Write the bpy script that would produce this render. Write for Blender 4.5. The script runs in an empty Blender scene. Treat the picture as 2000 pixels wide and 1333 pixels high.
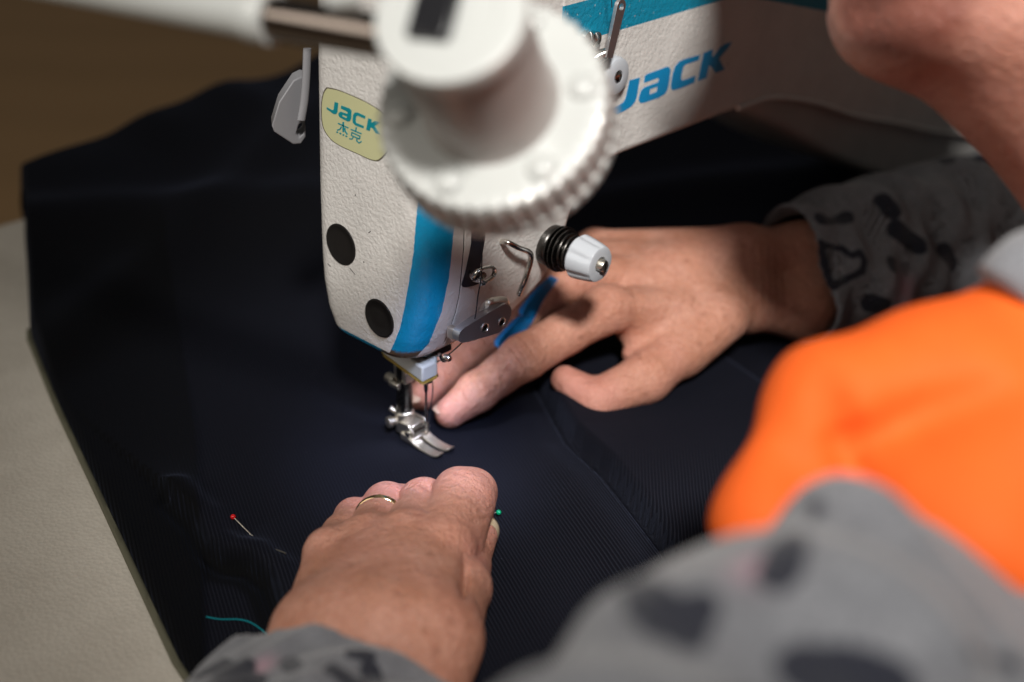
import bpy, bmesh, math, random
import numpy as np
from mathutils import Vector, Matrix
from mathutils.geometry import tessellate_polygon

# ------------------------------------------------------------------ camera, world, lights
# All coordinates below are centimetres (needle hole = origin, X along the machine arm,
# Y away from the operator, Z up); meshes are written in metres.
S = 0.01
YAW, PITCH, ROLL, FPX = math.radians(41), math.radians(29), math.radians(2.2), 2500.0
_f = np.array([math.cos(YAW)*math.cos(PITCH), math.sin(YAW)*math.cos(PITCH), -math.sin(PITCH)])
_r = np.cross(_f, [0, 0, 1]); _r /= np.linalg.norm(_r)
_u = np.cross(_r, _f)
RGT = math.cos(ROLL)*_r + math.sin(ROLL)*_u
UP = -math.sin(ROLL)*_r + math.cos(ROLL)*_u
FWD = _f
CAM = np.array([-34.908, -35.387, 33.603])
scene = bpy.context.scene
cd = bpy.data.cameras.new('camera'); cam = bpy.data.objects.new('camera', cd)
scene.collection.objects.link(cam); scene.camera = cam
M3 = Matrix((RGT, UP, -FWD)).transposed()
cam.matrix_world = Matrix.Translation(Vector(CAM*S)) @ M3.to_4x4()
cd.sensor_width = 36; cd.lens = 45; cd.clip_start = 0.01; cd.clip_end = 50
cd.dof.use_dof = True; cd.dof.focus_distance = 0.53; cd.dof.aperture_fstop = 3.9; cd.dof.aperture_blades = 9

def D(px, py, d):
    """point seen at a pixel of the 2000x1333 photograph at depth d (cm)"""
    return CAM + d*(FWD + RGT*(px-1000)/FPX - UP*(py-666.5)/FPX)
def ON(ax, val, px, py):
    v = FWD + RGT*(px-1000)/FPX - UP*(py-666.5)/FPX
    return CAM + v*(val-CAM[ax])/v[ax]
def PROJ(P):
    v = np.asarray(P, float)-CAM; d = v@FWD
    return 1000+FPX*(v@RGT)/d, 666.5-FPX*(v@UP)/d

w = bpy.data.worlds.new('World'); scene.world = w; w.use_nodes = True
bg = w.node_tree.nodes['Background']; bg.inputs[0].default_value = (1.0, 0.95, 0.88, 1); bg.inputs[1].default_value = 0.06

def area(name, loc, target, size, power, col, sy=None):
    l = bpy.data.lights.new(name, 'AREA'); l.size = size*S; l.energy = power; l.color = col
    if sy: l.shape = 'RECTANGLE'; l.size_y = sy*S
    o = bpy.data.objects.new(name, l); scene.collection.objects.link(o)
    o.location = Vector(np.array(loc, float)*S)
    o.rotation_euler = (Vector(np.array(target, float)-np.array(loc, float))).to_track_quat('-Z', 'Y').to_euler()
    return o
KD = np.array([-.54, -.44, .72]); KD /= np.linalg.norm(KD)
sl = bpy.data.lights.new('ceiling_spot', 'SPOT'); sl.energy = 190; sl.color = (1.0, 0.965, 0.92); sl.shadow_soft_size = .105; sl.spot_size = math.radians(25); sl.spot_blend = 1.0
so_ = bpy.data.objects.new('ceiling_spot', sl); scene.collection.objects.link(so_); _t = np.array([19, -8.5, 7]); _q = _t+KD*190
so_.location = Vector(_q*S); so_.rotation_euler = Vector(_t-_q).to_track_quat('-Z', 'Y').to_euler()
area('left_fill_light', (-150, 40, 110), (-5, 5, 8), 90, 8.0, (1.0, 0.93, 0.84))  # added fill from the left, brightens table, face plate and floor
scene.view_settings.view_transform = 'Standard'; scene.view_settings.look = 'None'
scene.view_settings.exposure = 0; scene.view_settings.gamma = 1
scene.cycles.use_denoising = True
scene.cycles.max_bounces = 6; scene.cycles.diffuse_bounces = 3; scene.cycles.sample_clamp_indirect = 4

# ------------------------------------------------------------------ helpers
COL = scene.collection
def thing(name, label, cat, base, group=None):
    o = bpy.data.objects.new(name, None); COL.objects.link(o); o.empty_display_size = .02
    o.location = Vector(np.array(base, float)*S); o['label'] = label; o['category'] = cat
    if group: o['group'] = group
    return o
_W = {}
def worldloc(o):
    v = Vector((0, 0, 0))
    while o: v += o.location; o = o.parent
    return v
def mk(name, verts, faces, mat, parent=None, smooth=60, base=None, mats=None, fmat=None, label=None):
    v = np.asarray(verts, float)
    c = np.array(base, float) if base is not None else (v.min(0)+v.max(0))/2
    me = bpy.data.meshes.new(name); me.from_pydata(((v-c)*S).tolist(), [], [list(f) for f in faces])
    o = bpy.data.objects.new(name, me); COL.objects.link(o)
    wl = Vector(c*S)
    if parent:
        o.parent = parent; o.location = wl-worldloc(parent)
    else: o.location = wl
    for m in (mats or [mat]): me.materials.append(m)
    if fmat is not None: me.polygons.foreach_set('material_index', np.array(fmat, np.int32))
    bm = bmesh.new(); bm.from_mesh(me); bmesh.ops.recalc_face_normals(bm, faces=bm.faces); bm.to_mesh(me); bm.free()
    if smooth:
        me.shade_smooth()
        if smooth < 180: me.set_sharp_from_angle(angle=math.radians(smooth))
    if label: o['label'] = label
    return o
def tag(o, label, cat, group=None):
    o['label'] = label; o['category'] = cat
    if group: o['group'] = group
    return o
def bev(o, wd, seg=2, ang=40):
    m = o.modifiers.new('bevel', 'BEVEL'); m.width = wd*S; m.segments = seg; m.limit_method = 'ANGLE'; m.angle_limit = math.radians(ang); m.harden_normals = False
    return o
def nrm(a): a = np.asarray(a, float); return a/np.linalg.norm(a)
def frame(d):
    d = nrm(d); a = np.array([0, 0, 1.]) if abs(d[2]) < .9 else np.array([1., 0, 0])
    x = nrm(np.cross(a, d)); return x, np.cross(d, x), d
def smooth_path(P, n=8):
    P = np.asarray(P, float); Q = np.vstack([2*P[0]-P[1], P, 2*P[-1]-P[-2]]); out = []
    for i in range(1, len(Q)-2):
        for k in range(n):
            t = k/n; a, b, c, d = Q[i-1:i+3]
            out.append(.5*((2*b)+(-a+c)*t+(2*a-5*b+4*c-d)*t*t+(-a+3*b-3*c+d)*t**3))
    out.append(P[-1]); return np.array(out)
def tube(P, r, n=10, ry=None, up=None):
    P = np.asarray(P, float); r = np.broadcast_to(np.asarray(r, float), (len(P),)); V = []; F = []
    T = np.gradient(P, axis=0); x = None
    for i, p in enumerate(P):
        t = nrm(T[i])
        if x is None: x = frame(t)[0] if up is None else nrm(np.array(up)-np.dot(up, t)*t)
        x = nrm(x-np.dot(x, t)*t); y = np.cross(t, x)
        for k in range(n):
            a = 2*math.pi*k/n; V.append(p+r[i]*(math.cos(a)*x+(ry or 1)*math.sin(a)*y))
    for i in range(len(P)-1):
        for k in range(n):
            F.append((i*n+k, i*n+(k+1) % n, (i+1)*n+(k+1) % n, (i+1)*n+k))
    F.append(tuple(range(n))[::-1]); F.append(tuple((len(P)-1)*n+k for k in range(n)))
    return V, F
def lathe(o, d, prof, n=40, rad=None):
    """prof: list (h along d, r); rad(angle,h)->multiplier"""
    x, y, z = frame(d); V = []; F = []; o = np.asarray(o, float)
    for h, r in prof:
        for k in range(n):
            a = 2*math.pi*k/n; m = rad(a, h) if rad else 1
            V.append(o+h*z+max(r, .001)*m*(math.cos(a)*x+math.sin(a)*y))
    for i in range(len(prof)-1):
        for k in range(n): F.append((i*n+k, i*n+(k+1) % n, (i+1)*n+(k+1) % n, (i+1)*n+k))
    F.append(tuple(range(n))[::-1]); F.append(tuple((len(prof)-1)*n+k for k in range(n)))
    return V, F
def prism(pts, n, h):
    """pts: ordered 3D outline, extruded by vector n*h"""
    P = [np.asarray(p, float) for p in pts]; k = len(P); d = nrm(n)*h
    V = P+[p+d for p in P]
    F = [tuple(range(k))[::-1], tuple(range(k, 2*k))]+[(i, (i+1) % k, k+(i+1) % k, k+i) for i in range(k)]
    return V, F
def box(c, ax, ay, az, sx, sy, sz):
    c = np.asarray(c, float); ax, ay, az = nrm(ax), nrm(ay), nrm(az)
    return prism([c-az*sz/2+ax*a*sx/2+ay*b*sy/2 for a, b in ((-1, -1), (1, -1), (1, 1), (-1, 1))], az, sz)
def join(*parts):
    V = []; F = []
    for v, f in parts:
        n = len(V); V += list(v); F += [tuple(i+n for i in q) for q in f]
    return V, F
X, Y, Z = np.eye(3)

# ------------------------------------------------------------------ materials
def mat(name, col, rough=.5, metal=0., **kw):
    m = bpy.data.materials.new(name); m.use_nodes = True; nt = m.node_tree; b = nt.nodes['Principled BSDF']
    b.inputs['Base Color'].default_value = (*col, 1); b.inputs['Roughness'].default_value = rough; b.inputs['Metallic'].default_value = metal
    for k, v in kw.items(): b.inputs[k.replace('_', ' ')].default_value = v
    return m
def N(m, t, **kw):
    n = m.node_tree.nodes.new(t)
    for k, v in kw.items():
        if k.startswith('i_'): n.inputs[k[2:].replace('_', ' ')].default_value = v
        else: setattr(n, k, v)
    return n
def L(m, a, b): m.node_tree.links.new(a, b)
def B(m): return m.node_tree.nodes['Principled BSDF']
def objco(m): return N(m, 'ShaderNodeTexCoord').outputs['Object']
def noise(m, scale, detail=3, rough=.5, co=None, dist=0.):
    n = N(m, 'ShaderNodeTexNoise'); n.inputs['Scale'].default_value = scale; n.inputs['Detail'].default_value = detail
    n.inputs['Roughness'].default_value = rough; n.inputs['Distortion'].default_value = dist; L(m, co or objco(m), n.inputs['Vector']); return n.outputs['Fac']
def ramp(m, fac, *st):
    r = N(m, 'ShaderNodeValToRGB'); e = r.color_ramp.elements
    while len(e) < len(st): e.new(.5)
    for k, (p, c) in enumerate(st): e[k].position = p; e[k].color = (*c, 1) if len(c) == 3 else c
    L(m, fac, r.inputs[0]); return r.outputs['Color']
def bump(m, h, strength, dist, prev=None):
    b = N(m, 'ShaderNodeBump'); b.inputs['Strength'].default_value = strength; b.inputs['Distance'].default_value = dist
    L(m, h, b.inputs['Height'])
    if prev: L(m, prev, b.inputs['Normal'])
    return b.outputs['Normal']
def mix(m, fac, a, b, mode='MIX'):
    x = N(m, 'ShaderNodeMix', data_type='RGBA', blend_type=mode)
    for s, v in ((0, fac), (6, a), (7, b)):
        if isinstance(v, (int, float)): x.inputs[s].default_value = v
        elif isinstance(v, tuple): x.inputs[s].default_value = (*v, 1)
        else: L(m, v, x.inputs[s])
    return x.outputs[2]
def math_(m, op, a, b=None):
    x = N(m, 'ShaderNodeMath', operation=op)
    for s, v in ((0, a), (1, b)):
        if v is None: continue
        if isinstance(v, (int, float)): x.inputs[s].default_value = v
        else: L(m, v, x.inputs[s])
    return x.outputs[0]
def attr(m, name):
    return N(m, 'ShaderNodeAttribute', attribute_name=name)

def paint(name, col, rough=.36, dirt=.03, pebble=1.0):
    """powder coat with a pebbled leather-like grain, grime and small chips"""
    m = mat(name, col, rough); co = objco(m)
    n1 = noise(m, 560, 3, .5, co, .25); n2 = noise(m, 1500, 2, .5, co)
    nn = bump(m, n2, .15*pebble, .0003, bump(m, ramp(m, n1, (.35, (0, 0, 0)), (.62, (1, 1, 1))), 0.34*pebble, .0005))
    L(m, nn, B(m).inputs['Normal'])
    g = noise(m, 45, 5, .65, co); d = tuple(c*(1-dirt)*.9 for c in col)
    c1 = mix(m, ramp(m, g, (.40, (0, 0, 0)), (.75, (1, 1, 1))), tuple(col), d)
    v = N(m, 'ShaderNodeTexVoronoi'); v.inputs['Scale'].default_value = 160; L(m, co, v.inputs['Vector'])
    sp = math_(m, 'MULTIPLY', math_(m, 'LESS_THAN', v.outputs['Distance'], .07), math_(m, 'GREATER_THAN', noise(m, 60, 1, .5, co), .62))
    L(m, mix(m, sp, c1, tuple(c*.22 for c in col)), B(m).inputs['Base Color'])
    return m
CREAM = paint('cream_paint', (.74, .72, .69))
BLUE = paint('blue_paint', (.004, .30, .57), .36, .2, .6)
def worn_blue():
    m = paint('worn_blue_paint', (.004, .30, .57), .36, .2, .6)
    # brown wear towards the lower lip, where hands touch
    b = B(m); src = b.inputs['Base Color'].links[0].from_socket
    a = attr(m, 'wear'); f = math_(m, 'MULTIPLY', a.outputs['Fac'], noise(m, 260, 6, .7))
    L(m, mix(m, ramp(m, f, (.24, (0, 0, 0)), (.40, (1, 1, 1))), src, (.10, .065, .04)), b.inputs['Base Color'])
    return m
WBLUE = worn_blue()
STEEL = mat('polished_steel', (.62, .60, .57), .16, 1.0)
def brushed(name, col, r0, r1):
    m = mat(name, col, .3, 1.0); n = noise(m, 900, 4, .7)
    mr = N(m, 'ShaderNodeMapRange'); L(m, n, mr.inputs[0]); mr.inputs[3].default_value = r0; mr.inputs[4].default_value = r1
    L(m, mr.outputs[0], B(m).inputs['Roughness']); L(m, bump(m, noise(m, 500, 4), .12, .0003), B(m).inputs['Normal'])
    return m
CHROME = brushed('worn_chrome', (.66, .63, .58), .10, .30)
NICKEL = brushed('nickel_plate', (.82, .77, .68), .24, .46)
DARKST = brushed('dark_steel', (.10, .095, .09), .18, .40)
SATIN = brushed('satin_alloy', (.55, .55, .57), .32, .55)
BLACK = mat('black_plastic', (.008, .007, .007), .42, 0, Specular_IOR_Level=.4)
SLOT = mat('slot_dark', (.012, .016, .028), .5)
GREYP = mat('light_grey_plastic', (.50, .53, .57), .28)
L(GREYP, bump(GREYP, noise(GREYP, 300, 3), .08, .0003), B(GREYP).inputs['Normal'])
GREYD = mat('grey_plastic', (.27, .27, .285), .5)
WHITEP = mat('white_plastic', (.56, .575, .555), .32, 0, Coat_Weight=.35)
L(WHITEP, bump(WHITEP, noise(WHITEP, 120, 2), .1, .001), B(WHITEP).inputs['Normal'])
LETTER = mat('blue_lettering', (.004, .26, .56), .35)
TEAL = mat('teal_lettering', (.0, .25, .30), .35)
BADGE = mat('pale_yellow_badge', (.60, .60, .34), .22, 0, Coat_Weight=.4)
BLUEPL = mat('blue_plastic', (.008, .22, .60), .38)
L(BLUEPL, mix(BLUEPL, ramp(BLUEPL, noise(BLUEPL, 200, 5, .7), (.50, (0, 0, 0)), (.72, (1, 1, 1))), (.008, .22, .60), (.05, .13, .26)), B(BLUEPL).inputs['Base Color'])
BRASS = mat('yellow_edge', (.35, .24, .05), .4)
GOLD = mat('gold', (.80, .62, .34), .14, 1.0)
THREAD = mat('navy_thread', (.012, .014, .02), .6)
TTHREAD = mat('teal_thread', (.0, .22, .26), .5)

# ------------------------------------------------------------------ implicit surfaces
def surface_nets(F, o, h):
    nx, ny, nz = F.shape; ins = F < 0
    acc = np.zeros((nx-1, ny-1, nz-1, 3), np.float32); cnt = np.zeros((nx-1, ny-1, nz-1), np.float32)
    sl = lambda d: [slice(d[i], F.shape[i]-1+d[i]) for i in range(3)]
    cs = [(i, j, k) for i in (0, 1) for j in (0, 1) for k in (0, 1)]
    s = sum(ins[tuple(sl(c))].astype(np.int8) for c in cs)
    act = np.argwhere((s > 0) & (s < 8))
    P = np.zeros((len(act), 3)); C_ = np.zeros(len(act))
    for a in cs:
        for ax in range(3):
            if a[ax]: continue
            b = list(a); b[ax] = 1
            fa = F[act[:, 0]+a[0], act[:, 1]+a[1], act[:, 2]+a[2]]; fb = F[act[:, 0]+b[0], act[:, 1]+b[1], act[:, 2]+b[2]]
            m = (fa < 0) != (fb < 0); t = np.where(m, fa/np.where(m, fa-fb, 1), 0)
            p = np.array(a, float)[None].repeat(len(act), 0); p[:, ax] = t
            P += p*m[:, None]; C_ += m
    V = (act+P/C_[:, None])*h+np.array(o)
    idx = -np.ones((nx-1, ny-1, nz-1), np.int32); idx[tuple(act.T)] = np.arange(len(act))
    Q = []
    for ax in range(3):
        b, c = [(1, 2), (2, 0), (0, 1)][ax]
        A = [slice(None)]*3; A2 = [slice(None)]*3; A[ax] = slice(0, -1); A2[ax] = slice(1, None)
        ch = ins[tuple(A)] != ins[tuple(A2)]
        e = np.argwhere(ch); e = e[(e[:, b] > 0) & (e[:, c] > 0) & (e[:, b] < F.shape[b]-1) & (e[:, c] < F.shape[c]-1)]
        fl = ins[tuple(A)][tuple(e.T)]
        def g(db, dc):
            q = e.copy(); q[:, b] -= db; q[:, c] -= dc; return idx[tuple(q.T)]
        q = np.stack([g(1, 1), g(0, 1), g(0, 0), g(1, 0)], 1); q[~fl] = q[~fl][:, ::-1]; Q.append(q)
    return V, np.concatenate(Q)
def smin(a, b, k):
    h = np.maximum(k-np.abs(a-b), 0)/k; return np.minimum(a, b)-h*h*k*.25
class Field:
    def __init__(s, lo, hi, h):
        s.lo = np.array(lo, float); s.h = h; n = np.ceil((np.array(hi)-s.lo)/h).astype(int)+1; s.n = n
        s.ax = [(s.lo[i]+h*np.arange(n[i])).astype(np.float32) for i in range(3)]
    def new(s): return np.full(s.n, 9., np.float32)
    def win(s, lo, hi):
        a = np.clip(np.floor((np.array(lo)-s.lo)/s.h).astype(int), 0, s.n-1); b = np.clip(np.ceil((np.array(hi)-s.lo)/s.h).astype(int)+1, 1, s.n)
        return tuple(slice(a[i], max(b[i], a[i]+1)) for i in range(3))
    def grid(s, w): return (s.ax[0][w[0]][:, None, None], s.ax[1][w[1]][None, :, None], s.ax[2][w[2]][None, None, :])
    def cone(s, F, a, b, r1, r2, k=.3, flat=None, fn=None):
        """smooth-union a rounded cone; flat=(normal, factor>1) squashes it along the normal"""
        a = np.array(a, float); b = np.array(b, float); R = max(r1, r2)+max(k, .3)+.6
        w_ = s.win(np.minimum(a, b)-R, np.maximum(a, b)+R); x, y, z = s.grid(w_)
        ab = b-a; L2 = ab@ab+1e-9
        t = np.clip(((x-a[0])*ab[0]+(y-a[1])*ab[1]+(z-a[2])*ab[2])/L2, 0, 1)
        dx, dy, dz = x-a[0]-t*ab[0], y-a[1]-t*ab[1], z-a[2]-t*ab[2]
        d2 = dx*dx+dy*dy+dz*dz
        if flat is not None:
            n, f = nrm(flat[0]), flat[1]; dn = dx*n[0]+dy*n[1]+dz*n[2]; d2 = d2+(f*f-1)*dn*dn
        v = np.sqrt(d2)-(r1+(r2-r1)*t)
        F[w_] = smin(F[w_], v.astype(np.float32), k)
    def groove(s, F, p, d, n, amp, sig, rad):
        """narrow crease across direction d at point p, felt within rad"""
        p = np.array(p, float); w_ = s.win(p-rad*1.5, p+rad*1.5); x, y, z = s.grid(w_); d = nrm(d)
        q = (x-p[0])*d[0]+(y-p[1])*d[1]+(z-p[2])*d[2]; r2 = (x-p[0])**2+(y-p[1])**2+(z-p[2])**2
        F[w_] += (amp*np.exp(-(q/sig)**2)*np.exp(-(r2/(rad*rad))**1.5)).astype(np.float32)
    def mesh(s, F): return surface_nets(F, s.lo, s.h)

# ------------------------------------------------------------------ table, floor, cloth
def table():
    t = thing('sewing_table', 'cream work table with fine grained top lying under the navy cloth', 'table', (10, 2, -3))
    m = mat('cream_laminate', (.72, .67, .58), .5); co = objco(m)
    v = N(m, 'ShaderNodeTexVoronoi'); v.inputs['Scale'].default_value = 520; L(m, co, v.inputs['Vector'])
    L(m, bump(m, v.outputs['Distance'], .35, .0006, bump(m, noise(m, 90, 3, .5, co), .2, .001)), B(m).inputs['Normal'])
    L(m, mix(m, ramp(m, noise(m, 14, 5, .7, co), (.35, (0, 0, 0)), (.75, (1, 1, 1))), (.74, .69, .60), (.60, .55, .47)), B(m).inputs['Base Color'])
    V, F = box((15, 4, -1.5), X, Y, Z, 110, 66, 3); bev(mk('table_top', V, F, m, t, 30), .25)
    leg = mat('grey_leg', (.25, .25, .25), .4)
    for x in (-36, 66):
        for y in (-24, 32):
            V, F = box((x, y, -39.5), X, Y, Z, 4, 4, 73); mk('leg', V, F, leg, t, 30)
table()
def floor():
    m = mat('brown_floor', (.3, .2, .1), .6); co = objco(m)
    wv = N(m, 'ShaderNodeTexWave', wave_type='BANDS', bands_direction='DIAGONAL'); wv.inputs['Scale'].default_value = 1.2; wv.inputs['Distortion'].default_value = 1.5; L(m, co, wv.inputs['Vector'])
    c1 = mix(m, wv.outputs['Fac'], (.72, .43, .19), (.62, .365, .16))
    L(m, mix(m, noise(m, 3, 4, .6, co), c1, (.76, .46, .21)), B(m).inputs['Base Color'])
    V = [(-500, -500, -76), (900, -500, -76), (900, 900, -76), (-500, 900, -76)]
    o = mk('floor', V, [(0, 1, 2, 3)], m, None, 0); o['kind'] = 'structure'
floor()

def seg_dist(x, y, P):
    """signed distance to polyline (positive on its right-hand side) """
    best = np.full(np.shape(x), 1e9); sg = np.zeros(np.shape(x))
    for (ax, ay), (bx, by) in zip(P[:-1], P[1:]):
        dx, dy = bx-ax, by-ay; t = np.clip(((x-ax)*dx+(y-ay)*dy)/(dx*dx+dy*dy), 0, 1)
        d = np.hypot(x-ax-t*dx, y-ay-t*dy); s = np.sign((x-ax)*dy-(y-ay)*dx); m = d < best
        best = np.where(m, d, best); sg = np.where(m, s, sg)
    return best*sg
def sstep(a, b, x): t = np.clip((x-a)/(b-a), 0, 1); return t*t*(3-2*t)
def pl(z, *px): return [tuple(ON(2, z, *p)[:2]) for p in px]
CREASE = pl(.6, (1010, 640), (1050, 735), (1080, 790), (1120, 860), (1190, 925), (1250, 1000), (1315, 1085), (1420, 1230))
LIP = pl(.5, (340, 985), (388, 1030), (412, 1078), (445, 1098), (492, 1104), (535, 1135), (560, 1195), (620, 1290))
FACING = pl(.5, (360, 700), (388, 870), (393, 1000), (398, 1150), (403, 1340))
rng = np.random.RandomState(4)
WV = [(rng.uniform(0, 6.3), rng.uniform(.10, .34), rng.uniform(0, 6.3)) for _ in range(9)]
def cloth_h(x, y, full=True):
    h = .42+0*x
    for a, k, p in WV: h = h+.05/(k*4)*np.sin(k*(x*math.cos(a)+y*math.sin(a))+p)*sstep(3, 12, np.hypot(x, y-1))
    # heap of cloth behind the machine and against its pillar
    h = h+(3.2+.10*np.clip(x,0,30))*sstep(16, 35, y)*(1+.06*np.sin(.5*x+.6))+4.5*sstep(20, 60, x)*sstep(-6, 20, y)+1.0*np.exp(-((y-20-.25*x)/3.2)**2)*sstep(2, 14, x)
    h = h+.9*np.exp(-((x*.5+y*.85-24)/2.2)**2)+.7*np.exp(-((x*.35-y*.93+21)/1.8)**2)*sstep(-14, -4, x)
    # fold right of the crease: the layer rises from a dark groove
    c = seg_dist(x, y, CREASE)
    h = h+1.05*sstep(.10, -.16, c)*np.exp(-np.maximum(-c, 0)/4.5)*sstep(-16, -12, y+0*x)-.75*np.exp(-((c-.16)/.20)**2)+.40*np.exp(-((c-2.0)/1.1)**2)+.25*np.exp(-((c-6.5)/1.6)**2)
    c2 = seg_dist(x, y, pl(.5, (1420, 690), (1500, 745), (1620, 770))); h = h-.25*np.exp(-(c2/.3)**2)
    # lip of the upper layer
    l = seg_dist(x, y, LIP); fade = sstep(-17, -12.5, x-y*0)*sstep(-3.2, -6.5, x)
    h = h+(.95*sstep(.22, -.06, l)*np.exp(-np.maximum(-l, 0)/5.0)+.26*np.exp(-((l+.55)/.5)**2)-.14*np.exp(-((l-.45)/.25)**2))*np.exp(-np.abs(l)/7)*sstep(2.5, -1.5, x)
    f = seg_dist(x, y, FACING); h = h+.16*sstep(-.08, .08, f)*sstep(18, 8, y)
    # the operator's hands press the cloth flat
    h = h-.25*np.exp(-((x+6)**2+(y+4)**2)/30)
    h = h+.55*np.exp(-((x-9.6)**2/5+(y-36)**2/20))+.35*np.exp(-((x-16)**2/4+(y-35)**2/30))
    nr = np.exp(-((x-.2)**2+(y-.5)**2)/9.); h = h*(1-nr)+.40*nr
    return np.maximum(h, .16)
def cloth():
    ys = np.concatenate([np.arange(-34, -16, .5), np.arange(-16, 12, .13), np.arange(12, 36.1, .3)])
    u = np.concatenate([np.arange(0, 34, .14), np.arange(34, 90, .6)])
    LE = np.array(pl(.15, (620, 1700), (350, 1290), (215, 1000), (115, 790), (62, 660)))
    le = np.interp(ys, [p[1] for p in LE], [p[0] for p in LE])
    le = np.where(ys > LE[-1][1], LE[-1][0]+(ys-LE[-1][1])*.56, le)
    Xg = le[:, None]+u[None]; Yg = np.repeat(ys[:, None], len(u), 1)
    H = cloth_h(Xg, Yg)
    edge = sstep(0, .35, Xg-le[:, None]); H = .06+(H-.06)*(.55+.45*edge)
    ny, nx = H.shape; V = np.stack([Xg, Yg, H], -1).reshape(-1, 3)
    F = []
    i = np.arange(ny-1)[:, None]*nx+np.arange(nx-1)[None]; Fq = np.stack([i, i+1, i+nx+1, i+nx], -1).reshape(-1, 4)
    F = Fq.tolist(); n = len(V)
    # hem: left edge turned down to the table; back edge hanging behind the table
    def skirt(ids, drops):
        nonlocal V, F
        prev = list(ids)
        for dv in drops:
            new = V[ids]+np.array(dv); 
            if len(dv) == 3 and dv[2] < -50: pass
            s = len(V); V = np.vstack([V, new]); cur = list(range(s, s+len(ids)))
            F += [(prev[k], prev[k+1], cur[k+1], cur[k]) for k in range(len(ids)-1)]; prev = cur
    left = np.arange(ny)*nx; V2 = V[left].copy(); s = len(V); V2[:, 2] = .02; V2[:, 0] += .02; V = np.vstack([V, V2])
    F += [(left[k], left[k+1], s+k+1, s+k) for k in range(ny-1)]
    skirt((ny-1)*nx+np.arange(nx), [(0, .5, -.25), (0, .8, -1.2), (0, .9, -6), (0, 1.2, -22)])
    m = mat('navy_twill', (.010, .012, .026), .85)
    b = B(m); b.inputs['Sheen Weight'].default_value = .05; b.inputs['Sheen Roughness'].default_value = .5; b.inputs['Sheen Tint'].default_value = (.5, .6, 1, 1)
    b.inputs['Specular IOR Level'].default_value = .12
    rib = attr(m, 'rib').outputs['Fac']; wt = attr(m, 'ribamp').outputs['Fac']
    ph = math_(m, 'ADD', math_(m, 'MULTIPLY', rib, 2*math.pi/.150), math_(m, 'MULTIPLY', noise(m, 60, 3), 3.0))
    sn = math_(m, 'MULTIPLY', math_(m, 'SINE', ph), wt)
    n2 = noise(m, 1400, 2, .6)
    fl = noise(m, 25, 4, .6)
    c1 = mix(m, fl, (.0016, .0017, .0040), (.0028, .0030, .0064))
    c1 = mix(m, math_(m, 'MAXIMUM', math_(m, 'MULTIPLY', sn, .9), 0), c1, (.017, .019, .028))
    # lint and specks
    v = N(m, 'ShaderNodeTexVoronoi'); v.inputs['Scale'].default_value = 210; L(m, objco(m), v.inputs['Vector'])
    sp = math_(m, 'MULTIPLY', math_(m, 'LESS_THAN', v.outputs['Distance'], .055), math_(m, 'GREATER_THAN', noise(m, 95, 1), .60))
    c1 = mix(m, math_(m, 'MULTIPLY', sp, .35), c1, (.12, .13, .16))
    blk = attr(m, 'facing_and_shade').outputs['Fac']
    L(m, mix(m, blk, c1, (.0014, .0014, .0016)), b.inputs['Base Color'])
    L(m, bump(m, n2, .35, .0004, bump(m, sn, .5, .0004)), b.inputs['Normal'])
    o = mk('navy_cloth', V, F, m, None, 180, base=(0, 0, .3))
    tag(o, 'large navy blue ribbed garment cloth spread over the table under the needle and both hands', 'cloth')
    me = o.data; x, y = V[:, 0], V[:, 1]; cr = seg_dist(x, y, CREASE); lp = seg_dist(x, y, LIP)
    def wr(nm, a):
        at = me.attributes.new(nm, 'FLOAT', 'POINT'); at.data.foreach_set('value', a.astype(np.float32))
    a1 = math.radians(41); n1 = (-math.sin(a1), math.cos(a1)); a2 = math.radians(63); n2_ = (-math.sin(a2), math.cos(a2))
    r1 = x*n1[0]+y*n1[1]+.5*np.sin(.10*(x+y)); r2 = x*n2_[0]+y*n2_[1]
    wr('rib', np.where(cr > 0, r2, r1))
    near = np.exp(-((x-1)**2+(y-3)**2)/70.)
    amp = np.clip(.08+.92*sstep(-4, -11, y+.35*x)+.65*(cr > 0), 0, 1)*(1-.85*near)
    amp = np.where((lp > .2) & (x < -6), .9, amp)
    wr('ribamp', amp*.8)
    fc = seg_dist(x, y, FACING); wr('facing_and_shade', np.clip(np.maximum(sstep(-.12, .12, fc)*sstep(30, 14, y)+sstep(10, 22, y)*.7, sstep(-.1, .12, lp)*sstep(1.35, 1.0, lp)*sstep(-14.5, -13.5, x+.2*y)*(x < -4)*(y > -8)), 0, 1))  # left facing, cloth darkened toward the back, fold shade painted along its edge
    # thin olive edge tape showing along the left hem
    tp = mat('olive_tape', (.12, .115, .075), .8); P = np.array([(a-.12, c, .12) for a, c in zip(le, ys) if -14 < c < 24])[::3]
    V, F = tube(P, .17, 6); mk('hem_tape', V, F, tp, o, 60)
    return o
CLOTH = cloth()

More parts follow.
